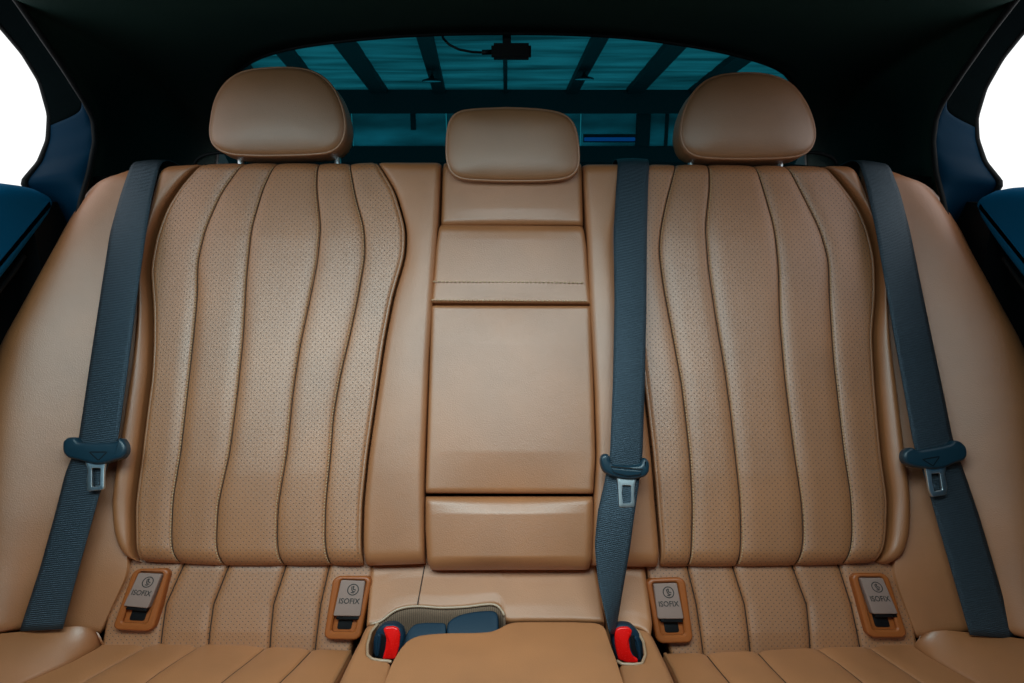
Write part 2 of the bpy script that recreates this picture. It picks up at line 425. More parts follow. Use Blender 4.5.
def slab(name, q, w0, w1, fr, mat, parent, bev=.002, hole=None, dome=0.0, label=None, steps=4):
    """a plate of outline q (2-D, metres) from w0 (back) to w1 (front) with rounded front edge; hole: an inner outline of the same length"""
    q = np.asarray(q, float); n = len(q); rings = [(q, w0)]
    for i in range(steps + 1):
        a = i / steps * math.pi / 2
        rings.append((offset_poly(q, bev * (1 - math.cos(a))), w1 - bev + bev * math.sin(a)))
    V = np.concatenate([fr.w3(a, b) for a, b in rings]); faces = []
    nr = len(rings)
    for i in range(nr - 1):
        for k in range(n):
            faces.append((i * n + k, i * n + (k + 1) % n, (i + 1) * n + (k + 1) % n, (i + 1) * n + k))
    if hole is None:
        if dome:
            last = rings[-1][0]; c = last.mean(0); b = len(V)
            for j, f in enumerate((.8, .55, .3)):
                V = np.r_[V, fr.w3(c + (last - c) * f, w1 + dome * (1 - f * f))]
            V = np.r_[V, fr.w3(c[None], w1 + dome)]
            st = (nr - 1) * n
            for j in range(3):
                s2 = b + j * n
                for k in range(n): faces.append((st + k, st + (k + 1) % n, s2 + (k + 1) % n, s2 + k))
                st = s2
            for k in range(n): faces.append((st + k, st + (k + 1) % n, len(V) - 1))
        else:
            faces.append(tuple((nr - 1) * n + k for k in range(n)))
    else:
        h = np.asarray(hole, float)
        b = len(V); V = np.r_[V, fr.w3(offset_poly(h, -bev * .6), w1), fr.w3(h, w1 - bev * .6), fr.w3(h, w0)]
        st = (nr - 1) * n
        for s2 in (b, b + n, b + 2 * n):
            for k in range(n): faces.append((st + k, st + (k + 1) % n, s2 + (k + 1) % n, s2 + k))
            st = s2
    o = mk(name, V, faces, mat, parent, sharp=R(38), uv=np.stack([V[:, 0], V[:, 2]], 1))
    if label: o['label'] = label
    return o
def box(name, lo, hi, mat, parent=None, bev=.0):
    bm = bmesh.new(); bmesh.ops.create_cube(bm, size=1)
    lo, hi = np.array(lo, float), np.array(hi, float)
    for v in bm.verts: v.co = (np.array(v.co) + .5) * (hi - lo)
    if bev: bmesh.ops.bevel(bm, geom=bm.edges[:], offset=bev, segments=2, affect='EDGES')
    V = np.array([v.co for v in bm.verts]) + lo
    bm.verts.index_update(); Fc = [[v.index for v in f.verts] for f in bm.faces]; bm.free()
    return mk(name, V, Fc, mat, parent, smooth_=False)
def loft(name, curves, mat, parent, n=60, m=6, thick=0.0, cubic=True, it=10, closed=False):
    s = np.linspace(0, 1, n)
    P = np.stack([resample_s(c, s, it) for c in curves]); K = len(P)
    ts = np.linspace(0, K - 1, (K - 1) * m + 1)
    G = np.stack([catmull(P, t) if cubic else (P[min(int(t), K - 2)] * (1 - t + min(int(t), K - 2)) + P[min(int(t), K - 2) + 1] * (t - min(int(t), K - 2))) for t in ts])
    nc, nr = G.shape[:2]; vid = np.arange(nc * nr).reshape(nc, nr)
    faces = list(np.stack([vid[:-1, :-1], vid[1:, :-1], vid[1:, 1:], vid[:-1, 1:]], -1).reshape(-1, 4))
    V = G.reshape(-1, 3)
    if thick:
        NN = grid_normals(G)
        if np.sum(NN * (-G)) < 0: NN = -NN
        B = (G - NN * thick).reshape(-1, 3); b = len(V); V = np.r_[V, B]
        faces += [tuple(np.array(f)[::-1] + b) for f in faces]
        loop = np.r_[vid[:, 0], vid[-1, 1:], vid[-2::-1, -1], vid[0, -2:0:-1]]
        for i in range(len(loop)):
            j = loop[(i + 1) % len(loop)]; faces.append((loop[i], j, j + b, loop[i] + b))
    return mk(name, V, faces, mat, parent, uv=np.stack([V[:, 0], V[:, 2]], 1))

# ================================================================== BACKRESTS
TOPK = 5     # the upper roll turns away, so lines run on past the visible rim
def bk(pts, w=0.0): return on(pts, BACK, w)
LP = dict(
    edge=[(137, 564), (135.5, 548), (135, 505), (142, 455), (147, 415), (152.5, 375), (154, 341), (153.5, 305), (150, 268), (156, 235), (166, 208), (182, 184), (205, 160)],
    s1=[(174, 566), (169.5, 545), (172, 498), (180, 456), (187, 395), (193, 341), (197, 295), (197, 261), (205, 228), (220, 193), (244, 159)],
    s2=[(219, 568), (215, 545), (218, 505), (230, 456), (238, 395), (244, 338), (247, 278), (252, 228), (263, 187), (276, 159)],
    s3=[(280, 568), (276, 545), (278, 505), (287, 456), (293, 395), (300, 348), (310, 301), (318, 261), (321, 228), (316, 187), (317, 159)],
    s4=[(328, 568), (324, 545), (325, 505), (330, 456), (333, 415), (340, 375), (349, 338), (357, 301), (365, 256), (364, 228), (355, 197), (348, 159)],
    inner=[(361, 568), (359, 548), (360, 505), (365, 456), (375, 388), (382, 341), (391, 295), (403, 255), (404, 228), (393, 190), (373, 158)])
RP = dict(
    inner=[(663, 569), (663, 548), (659, 505), (655, 456), (647, 388), (641, 341), (631, 295), (620, 255), (619, 228), (631, 190), (651, 160)],
    s4=[(691, 569), (692.5, 545), (693, 505), (690, 455), (682, 385), (673, 335), (664, 288), (659, 251), (661, 228), (667, 200), (678, 160)],
    s3=[(740, 569), (742, 540), (740, 498), (735, 456), (730, 411), (724, 368), (715, 315), (708, 268), (705, 228), (710, 187), (710, 160)],
    s2=[(800, 568), (804.5, 540), (802, 505), (794, 456), (784, 378), (779, 321), (778, 268), (774, 228), (765, 193), (756, 161)],
    s1=[(849, 567), (854, 538), (852, 498), (845, 456), (834, 361), (830, 301), (829, 258), (820, 228), (805, 197), (787, 161)],
    edge=[(878, 565), (886, 543), (887.5, 500), (881, 456), (875, 388), (872, 335), (875.5, 295), (875, 258), (868, 228), (859, 207), (842, 184), (822, 162)])
LB_out = [(132, 567), (117, 557), (109, 538), (106.5, 505), (112, 465), (120, 420), (127, 375), (134, 335), (138, 290), (142, 240), (148, 195), (157, 162)]
RB_out = [(896, 569), (909, 557), (915, 536), (915, 500), (909, 456), (902, 395), (894, 335), (888, 290), (880, 240), (871, 195), (858, 162)]
LB_in = [(423.5, 566), (423, 495), (424, 456), (428, 361), (432, 301), (437, 228), (440, 158)]
RB_in = [(592, 568), (595, 495), (597.5, 456), (595.5, 395), (590, 301), (587, 228), (583.5, 160)]

def make_back(keys, P, out, inn, label, flip):
    pts = bk(P['s2'])
    root = empty('rear_seat', tuple(bk([(P['s2'][0][0], 566)], -.06)[0]), label, 'car seat', 'quilted outer rear seats')
    order = ['edge', 's1', 's2', 's3', 's4', 'inner']
    cv = [bk(P[k]) for k in order]
    if flip: cv = cv[::-1]
    el, er = (.012, .010)
    pan, info = padded('quilted_panel', cv, M['perf'], root, BN, puff=.0045, reach=.020, groove=.0032, gw=.0015, crown=.008,
                       roll=(.008, .008, .026, .022), skirt=.09, s=rows_frac(110, 16), wob=.0012)
    # seam threads lie in the grooves
    ts = info['ts']
    for k in range(1, 5):
        j = int(np.argmin(abs(ts - k))); line = info['V'][j] + BN * .0008
        sm = tube('seam', line[3:-4], .0008, M['seam'], pan, seg=6)
        sd = -1 if (P['s2'][0][0] < 512) else 1
        jj = int(np.argmin(abs(ts - (k + (-.035 if sd < 0 else .035)))))
        stitches('stitching', info['V'][jj][4:-5], BN, M['stitch'], pan, pitch=.0042, r=.0006, lift=.0001)
    for j, sgn in ((0, 1), (len(ts) - 1, -1)):
        e = info['P'][0 if j == 0 else -1] + np.array([sgn * .0012, 0, 0]) + BN * -.0005
        hh = info['V'][np.argmin(abs(info['V'][:, 40, 0] - e[40, 0]))]
        line = e.copy(); line[:, :] = e + BN * ((hh - e) @ BN)[:, None] 
        tube('piping', line[4:-5] - BN * .0012, .0028, M['piping'], pan, seg=8)
    # bolsters on both sides of the panel
    gap = np.array([.0095 * (1 if flip else -1), 0, 0])
    outer = [bk(out, .008), bk(P['edge'], .001) + gap]
    if flip: outer = outer[::-1]
    rl = (.020, .006, .030, .022) if not flip else (.006, .020, .030, .022)
    padded('bolster', outer, M['leather'], root, BN, seams=False, crown=.006, roll=rl, skirt=.11, s=rows_frac(80, 14), wob=.001)
    inner = [bk(P['inner'], .002) - gap * .4, bk(inn, .006)]
    if flip: inner = inner[::-1]
    rl = (.011, .009, .022, .022) if not flip else (.009, .011, .022, .022)
    padded('bolster', inner, M['leather'], root, BN, seams=False, crown=.004, roll=rl, skirt=.11, s=rows_frac(80, 14), wob=.001)
    return root

HN = lambda a: (0, -math.cos(R(a)), math.sin(R(a)))
def make_headrest(outline, depth, recl, parent, label, posts, puff=.012, thick=.085, pw=3.0):
    pl = Plane(at_depth([outline[0]], depth)[0], HN(recl)); fr = frame_of(pl)
    q = round_poly(fr.px(outline), 96, 5)
    c = q.mean(0)
    rings = []
    for r in (.12, .25, .38, .5, .62, .72, .8, .87, .92, .96, .985, 1.0):
        rings.append((c + (q - c) * r, puff * (1 - r ** pw) - .004 * max(0, (r - .93) / .07) ** 2))
    rings.append((c + (q - c) * 1.002, -.008))
    for a in np.linspace(0, 1, 9):
        ww = -.008 - (thick - .008) * a
        sc = 1.008 + .020 * math.sin(min(a, .6) / .6 * 1.57) - .34 * max(0, (a - .5) / .5) ** 2.2
        rings.append((c + (q - c) * sc, ww))
    rings.append((c + (q - c) * .35, -thick - .008))
    V = [fr.w3(c[None], puff)]; faces = []; n = 96
    for a, b in rings: V.append(fr.w3(a, b))
    V = np.concatenate(V)
    for k in range(n): faces.append((0, 1 + k, 1 + (k + 1) % n))
    for i in range(len(rings) - 1):
        for k in range(n):
            a = 1 + i * n + k; b_ = 1 + i * n + (k + 1) % n
            faces.append((a, b_, b_ + n, a + n))
    faces.append(tuple(1 + (len(rings) - 1) * n + k for k in range(n)))
    o = mk('headrest', V, faces, M['head'], parent, uv=np.stack([V @ fr.x, V @ fr.y], 1))
    if label: o['label'] = label
    tube('piping', fr.w3(c + (q - c) * 1.0, -.005), .0021, M['piping'], o, seg=8, closed=True)
    for px in posts:
        p = at_depth([(px, 155)], depth + .045)[0]
        tube('post', np.array([p + [0, 0, .02], p + [0, .004, -.09]]), .0055, M['steel'], o, seg=12)
    return o

HL = [(208.3, 134), (209.7, 120), (212.8, 102), (218, 90.4), (225, 80.7), (235.7, 72.8), (248, 69), (269, 67), (292, 66.7), (309.4, 69), (325, 77.5), (335.8, 91.5), (342.5, 109), (345, 125.5), (343, 138), (338, 147), (329, 152), (304, 154), (260, 154.8), (230.4, 153.6), (216.3, 149), (210.5, 143)]
HR = [(681, 132.6), (683, 118.5), (687, 104.5), (695, 90.4), (705.7, 80), (719.7, 74.3), (739, 72.3), (758, 72.3), (774, 74.6), (790, 80.8), (800.5, 91.3), (809.3, 106), (814.5, 120), (816.8, 132.6), (815.4, 143), (809.3, 152), (798.7, 156), (774, 157.6), (739, 158), (709, 157.2), (693.4, 155), (684.6, 148)]
HC = [(446.5, 160), (446.5, 140), (448, 124), (452, 114), (460, 110), (475, 108.5), (509, 107), (545, 109), (564, 113), (573, 120), (577, 133), (579, 150), (579, 166), (575, 174), (565, 178), (540, 180), (500, 180), (465, 178.5), (452, 175)]
left_back = make_back(None, LP, LB_out, LB_in, 'quilted tan leather seat back and headrest left of the middle armrest', False)
make_headrest(HL, 1.055, 14, left_back, None, (240, 337))
right_back = make_back(None, RP, RB_out, RB_in, 'quilted tan leather seat back and headrest right of the loose middle belt', True)
make_headrest(HR, 1.055, 14, right_back, None, (692, 781))

# ------------------------------------------------------------------ centre backrest with folding armrest
cen = empty('rear_seat', tuple(bk([(509, 570)], -.06)[0]), 'narrow smooth middle seat back with fold down armrest and low square headrest', 'car seat')
def vline(a, b): return [a, ((a[0] + b[0]) / 2, (a[1] + b[1]) / 2), b]
padded('top_panel', [bk(vline((440.5, 224), (442.5, 158)), -.004), bk(vline((583.5, 224), (582, 158)), -.004)], M['leather'], cen, BN, seams=False, crown=.004,
       roll=(.008, .008, .008, .022), skirt=.10, s=rows_frac(40, 12), wob=.0008)
arm = empty('armrest', tuple(bk([(509, 494)], -.03)[0] - wloc(cen))); arm.parent = cen
a1, _ = padded('armrest_lid', [bk([(430.5, 302.3), (432.5, 281), (435.5, 245), (439, 222)], .003), bk([(591.5, 303.3), (589.5, 281), (587, 245), (583.5, 223)], .003)], M['leather'], arm, BN,
       seams=False, crown=.003, roll=(.0075, .0075, .004, .016), skirt=.06, s=rows_frac(50, 12), it=8)
for yl, yr in ((281.5, 283), (300, 301)):
    ln = bk([(433 - (yl > 290) * 1.5, yl), (470, yl + .4), (512, yl + .6), (550, yl + .9), (588.5 + (yl > 290) * 1.5, yr)], .0068)
    st = stitches('stitching', resample(ln, 60), BN, M['stitch'], arm, pitch=.0062, r=.0009, lift=.0012)
padded('armrest_body', [bk([(424.8, 493.5), (426, 456), (428.5, 375), (430.8, 304.5)], .004), bk([(594, 494), (596, 456), (594.5, 395), (591.5, 305)], .004)], M['leather'], arm, BN,
       seams=False, crown=.006, roll=(.0075, .0075, .008, .006), skirt=.06, s=rows_frac(70, 12), it=8, wob=.0012)
padded('lower_roll', [bk([(429, 572.5), (426, 560), (424.5, 530), (424.5, 497)], .006), bk([(590.5, 572), (593, 560), (594.5, 530), (594, 497)], .006)], M['leather'], cen, BN,
       seams=False, crown=.010, roll=(.011, .011, .022, .010), skirt=.06, s=rows_frac(50, 14), it=10)
make_headrest(HC, 1.045, 16, cen, None, (480, 545), puff=.010, thick=.06, pw=4.0)

# ------------------------------------------------------------------ side bolsters
def side_bolster(sgn, inner, mid, outer_in, outer, label):
    cv = [on(inner, BACK, -.012), on(mid, BACK, .004)]
    e1 = outer_in; e2 = outer
    cv += [e1, e2]
    if sgn > 0: cv = cv[::-1]
    rl = (0, .0, .012, .03)
    o, _ = padded('side_bolster', cv, M['leather'], None, None, seams=False, crown=.004, roll=rl, skirt=.06, s=rows_frac(80, 12), cubic=True, it=24, wob=.001)
    tag(o, label, 'bolster', 'smooth side bolsters beside the backrests')
    return o
def xwall(p, x): d = ray(p); return d * (x / d[:, 0])[:, None]
WL = R(0)
wl_in = [(98, 636), (112, 606), (128, 572), (126, 540), (124, 480), (130, 400), (138, 300), (146, 228), (156, 162)]
wl_mid = [(40, 632), (50, 600), (62, 560), (75, 500), (88, 420), (100, 330), (112, 240), (124, 190), (132, 163)]
def edge_pts(px, dep): return at_depth(px, dep)
wl_e1 = at_depth([(-8, 634), (-8, 560), (-4, 480), (2, 400), (18, 335), (45, 280), (70, 235), (90, 200), (112, 168)], [.905, .925, .945, .965, .985, 1.01, 1.03, 1.05, 1.07])
wl_e2 = at_depth([(-60, 640), (-60, 560), (-50, 480), (-30, 400), (0, 341), (33, 288), (63, 230), (84, 196), (103, 175)], [.915, .945, .97, 1.0, 1.02, 1.05, 1.075, 1.09, 1.11])
side_bolster(-1, wl_in, wl_mid, wl_e1, wl_e2, 'smooth tan side bolster at the left edge beside the blue door top')
wr_in = [(919, 640), (906, 608), (894, 574), (897, 540), (900, 480), (893, 400), (884, 300), (874, 228), (860, 162)]
wr_mid = [(984, 634), (972, 600), (962, 560), (950, 500), (938, 420), (926, 330), (913, 240), (900, 190), (889, 164)]
wr_e1 = at_depth([(1032, 640), (1032, 560), (1029, 480), (1022, 400), (1006, 335), (979, 280), (954, 235), (934, 200), (910, 170)], [.905, .925, .945, .965, .985, 1.01, 1.03, 1.05, 1.07])
wr_e2 = at_depth([(1084, 645), (1084, 560), (1074, 480), (1054, 400), (1024, 347), (991, 288), (962, 230), (940, 197), (922, 177)], [.915, .945, .97, 1.0, 1.02, 1.05, 1.075, 1.09, 1.11])
side_bolster(1, wr_in, wr_mid, wr_e1, wr_e2, 'dimmer smooth tan side bolster at the right edge of the seats')

# ================================================================== BENCH CUSHION
bench = empty('bench_cushion', (0, .75, -.74), 'tan leather rear bench cushion with quilted outer seats and raised middle with buckle slots', 'seat cushion')
LN = LUMB.n; LV = np.array([0, math.sin(R(31.7)), math.cos(R(31.7))])
def lm(p, w=0): return on(p, LUMB, w)
ll = [[(98, 660), (108, 606), (126, 566), (136, 548)], [(158, 655), (165, 605), (182, 567), (190, 548)], [(206, 656), (213, 605), (228, 567), (236, 548)],
      [(268, 657), (273, 605), (285, 568), (291, 548)], [(313, 660), (320, 605), (328, 570), (333, 548)], [(338, 690), (360, 620), (372, 575), (376, 548)]]
lr = [[(688, 695), (657, 620), (648, 575), (643, 548)], [(705, 660), (697, 605), (689, 572), (684, 548)], [(752, 658), (745, 605), (734, 570), (727, 548)],
      [(812, 656), (807, 605), (794, 570), (787, 548)], [(863, 655), (852, 605), (840, 568), (832, 548)], [(922, 664), (911, 606), (896, 568), (886, 548)]]
for q in (ll, lr):
    o, info = padded('lumbar_panel', [lm(c) for c in q], M['perf'], bench, LN, puff=.004, reach=.014, groove=.003, gw=.0016, crown=.004,
                     roll=(.006, .006, .0, .0), skirt=.03, s=rows_frac(50, 8), uvy=LV, it=20)
    for k in range(1, 5):
        j = int(np.argmin(abs(info['ts'] - k))); tube('seam', (info['V'][j] + LN * .0008)[2:-2], .0009, M['seam'], o, seg=6)
def cu(p, w=0): return on(p, CUSH, w)
def fwd(P, n=2, step=.14, drop=(0, .03)):
    """run a line on towards the front of the cushion"""
    P = np.asarray(P); d = P[0] - P[min(3, len(P) - 1)]; d /= np.linalg.norm(d)
    return np.r_[[P[0] + d * step * 2, P[0] + d * step], P]
CY = np.array([0, 1, .0])
cl = [[(22, 683), (68, 663), (96, 648), (112, 636)], [(80, 683), (116, 662), (152, 641)], [(145, 683), (175, 661), (204, 641)],
      [(221, 683), (244, 664), (267, 644)], [(278, 683), (296, 665), (313, 646)], [(334, 683), (343, 667), (353, 648)]]
cr_ = [[(678, 683), (671, 667), (662, 651)], [(731, 683), (718, 667), (705, 650)], [(786.5, 683), (771, 666), (756, 648)],
       [(863, 683), (838, 662), (815, 645)], [(922, 682), (893, 662), (867, 644)], [(975, 682), (931, 657), (906, 640)]]
for q in (cl, cr_):
    o, info = padded('cushion_panel', [fwd(cu(c)) for c in q], M['cushion'], bench, CUSH.n, puff=.0035, reach=.02, groove=.0025, gw=.0014, crown=.004,
                     roll=(.004, .008, .0, .010) if q is cl else (.008, .004, 0, .010), skirt=.06, s=rows_frac(90, 12), uvy=CY, it=10)
    for k in range(1, 5):
        j = int(np.argmin(abs(info['ts'] - k))); tube('seam', (info['V'][j] + CUSH.n * .0008)[2:-3], .0010, M['seam'], o, seg=6)
    e = info['P'][-1 if q is cl else 0] + np.array([-.004 if q is cl else .004, 0, 0]) - CUSH.n * .004
    tube('piping', e[2:-2], .003, M['piping'], o, seg=8)
# raised outer cushion bolsters
bl_in = fwd(cu([(22, 683), (68, 663), (93, 649), (103, 642)], .0))
bl_out = at_depth([(-160, 700), (-90, 660), (-30, 637), (0, 633.5), (40, 630), (62, 627), (80, 626), (91, 628.5), (99, 633.5)], [.73, .81, .885, .915, .937, .943, .946, .948, .950])
br_in = fwd(cu([(975, 682), (931, 657), (914, 645)], .0))
br_out = at_depth([(1190, 706), (1115, 666), (1054, 643), (1024, 639), (984, 634), (964, 632), (944, 630), (930, 632), (920, 636)], [.73, .81, .885, .915, .937, .943, .946, .948, .950])
for a, b_, f in ((bl_out, bl_in, 0), (br_in, br_out, 1)):
    padded('cushion_bolster', [a, b_], M['leather'], bench, (0, -.25, .968), seams=False, crown=.006, roll=(.0, .005, 0, 0) if not f else (.005, .0, 0, 0), skirt=.03, s=rows_frac(60, 10), uvy=CY, it=14)
# middle: rear slope, front pad, flanks
def hump_depth(p):
    p = np.asarray(p, float); y = np.interp(p[:, 1], [545, 575, 600, 612, 625, 640, 660, 683, 730], [1.01, .985, .957, .944, .93, .905, .865, .822, .745])
    return at_depth(p, y)
top = [(371, 556), (400, 556), (424, 556), (460, 556), (500, 556), (550, 556), (596, 556)]
xs = np.linspace(0, 1, 30)
lip = resample_s([(366, 624), (374, 624), (381, 622), (388, 615), (396, 609.5), (406, 607), (418, 606), (441, 608), (466, 607), (484, 604.5), (494, 603.5), (500, 606), (503.5, 613), (506, 620), (512, 620.5), (523, 620), (548, 620), (575, 620), (605, 621)], np.linspace(0, 1, 60), 4)
topc = np.stack([np.interp(np.linspace(0, 1, 60), [0, 1], [371, 595]) + np.sin(np.linspace(0, np.pi, 60)) * 0, np.full(60, 556.)], 1)
topc[:, 0] = np.interp(lip[:, 0], [366, 605], [372, 595])
curves = []
for i in range(0, 60):
    a, b_ = lip[i], topc[i]
    pts = np.stack([np.linspace(a[0], b_[0], 8), np.linspace(a[1], b_[1], 8)], 1)
    curves.append(hump_depth(pts))
rear, rinfo = padded('rear_slope', curves, M['cushion'], bench, None, seams=False, crown=.003, roll=(.006, .006, .005, 0), skirt=.012, s=rows_frac(30, 10), uvy=LV, it=6, fine=False)
lnp = hump_depth(np.stack([np.linspace(424.6, 417.4, 20), np.linspace(566, 605, 20)], 1))
tube('seam', lnp * .997, .0008, M['seam'], rear, seg=6)
# ribbed lining of the slot: a wall hanging from the lip
lp3 = hump_depth(lip[1:36])
wall = np.stack([lp3 * .999, lp3 * .999 + [0, -.004, -.012], lp3 + [0, -.004, -.05]])
loft('slot_lining', [wall[0], wall[1], wall[2]], M['liner'], bench, n=90, m=4, thick=.002, it=2)
lipc = smooth(lp3, 2); tube('slot_lip', lipc * .998, .0019, M['lip'], bench, seg=8)
# front pad
pad_back = resample_s([(388, 683), (390, 668), (394, 657), (401, 645), (408, 637), (417, 632.5), (430, 630.5), (448, 629.5), (475, 629.3), (490, 628.5), (499, 625.5), (505, 621.5), (513, 619), (525, 618.5), (572, 618.5), (597, 619.5), (604.5, 623), (608, 635), (615, 655), (622, 683)], np.linspace(0, 1, 70), 5)
fr = frame_of(HUMP)
q2 = fr.px(pad_back, .006)
front = np.stack([np.linspace(q2[0, 0] - .03, q2[-1, 0] + .03, 70), np.full(70, q2[:, 1].min() - .16)], 1)
crv = [fr.w3(np.stack([np.linspace(front[i, 0], q2[i, 0], 12), np.linspace(front[i, 1], q2[i, 1], 12)], 1), .006) for i in range(70)]
# the pad edges: sides included in the traced outline, so the roll is at the "top" end of each line
padded('front_pad', crv, M['cushion'], bench, HUMP.n, seams=False, crown=.004, roll=(.0, .0, .0, .012), skirt=.05, s=1 - (1 - np.linspace(0, 1, 50)) ** 1.0 if False else np.r_[np.linspace(0, .85, 30), np.linspace(.86, 1, 24)], uvy=CY, it=0, fine=False)
# flanks left and right of the front pad
fl_o = hump_depth([(318, 720), (336, 683), (348, 658), (358, 639), (364, 625)])
fl_i = hump_depth([(378, 720), (387, 683), (391, 664), (388, 661), (380, 660.5), (372, 659), (367.5, 655), (367.5, 645), (371, 632), (378, 623.5)])
padded('flank', [fl_o, fl_i], M['cushion'], bench, None, seams=False, crown=.002, roll=(.012, .004, 0, .003), skirt=.05, s=rows_frac(50, 8), uvy=CY, it=4)
fr_i = hump_depth([(640, 740), (623, 684), (619, 666), (622, 663.5), (634, 664), (642, 663.5), (645.5, 655), (643.5, 642), (638, 631.5), (633, 628)])
fr_o = hump_depth([(704, 740), (678, 684), (668, 662), (660, 646), (654, 634), (651, 632)])
padded('flank', [fr_i, fr_o], M['cushion'], bench, None, seams=False, crown=.002, roll=(.004, .012, 0, .003), skirt=.05, s=rows_frac(50, 8), uvy=CY, it=4)
rs_l = hump_depth([(613, 634), (608, 622), (601, 600), (597, 575), (596, 556)])
rs_r = hump_depth([(651, 633), (653, 622), (650, 600), (647, 578), (645, 556)])
rs_m = hump_depth([(634, 627), (630, 615), (626, 598), (622, 576), (620, 556)])
padded('rear_slope', [rs_l, rs_m, rs_r], M['cushion'], bench, None, seams=False, crown=.003, roll=(.008, .008, .004, 0), skirt=.03, s=rows_frac(40, 8), uvy=LV, it=6, cubic=True)
for nm, pl_ in (('l', [(378, 623.5), (371, 632), (367.5, 645), (367.5, 655), (372, 659), (380, 660.5), (388, 661), (391.5, 662)]), ('r', [(633, 628), (638, 631.5), (643.5, 642), (645.5, 655), (642, 663.5), (634, 664.5), (622, 664), (617, 661)])):
    tube('slot_lip', resample(hump_depth(pl_), 50, 12) * .997, .0019, M['lip'], bench, seg=8)
# dark floor of the slots
box('slot_floor', (-.186, .70, -.70), (.166, .83, -.655), M['black'], bench)

# ================================================================== ISOFIX COVERS
def bil(q, a, b):
    """quad corners TL TR BR BL (2-D), a across 0..1, b down 0..1"""
    q = np.asarray(q, float); a = np.asarray(a)[:, None]; b = np.asarray(b)[:, None]
    return (q[0] * (1 - a) + q[1] * a) * (1 - b) + (q[3] * (1 - a) + q[2] * a) * b
def rrect(n=64, r=.16, asp=1.8):
    """rounded unit rectangle outline in 0..1 (r in widths, asp = height / width)"""
    out = []
    for cx, cy, a0 in ((1 - r, r / asp, -90), (1 - r, 1 - r / asp, 0), (r, 1 - r / asp, 90), (r, r / asp, 180)):
        for k in range(n // 4):
            t = R(a0 + 90 * k / (n // 4 - 1)); out.append((cx + r * math.cos(t), cy + r / asp * math.sin(t)))
    return np.array(out)
def strokes(lines, wd):
    """flat ribbons in unit square coordinates -> list of quads"""
    V, Fc = [], []
    for ln, closed in lines:
        ln = np.asarray(ln, float); n = len(ln)
        t = (np.roll(ln, -1, 0) - np.roll(ln, 1, 0)) if closed else np.gradient(ln, axis=0)
        t /= np.maximum(np.linalg.norm(t, axis=1, keepdims=True), 1e-9); nn = np.stack([-t[:, 1], t[:, 0]], 1) * wd / 2
        b = len(V)
        for p, k in zip(ln, nn): V += [p + k, p - k]
        for i in range(n if closed else n - 1):
            j = (i + 1) % n; Fc.append((b + 2 * i, b + 2 * j, b + 2 * j + 1, b + 2 * i + 1))
    return np.array(V), Fc
def text_mesh(txt):
    cd = bpy.data.curves.new('lettering', 'FONT'); cd.body = txt; cd.size = 1; cd.resolution_u = 3; cd.align_x = 'CENTER'; cd.offset = .012
    ob = bpy.data.objects.new('lettering', cd); C.objects.link(ob)
    dg = bpy.context.evaluated_depsgraph_get(); dg.update()
    me = bpy.data.meshes.new_from_object(ob.evaluated_get(dg))
    V = np.array([v.co[:2] for v in me.vertices]); Fc = [list(p.vertices) for p in me.polygons]
    bpy.data.objects.remove(ob); bpy.data.meshes.remove(me); bpy.data.curves.remove(cd)
    return V, Fc
TXT = text_mesh('ISOFIX')
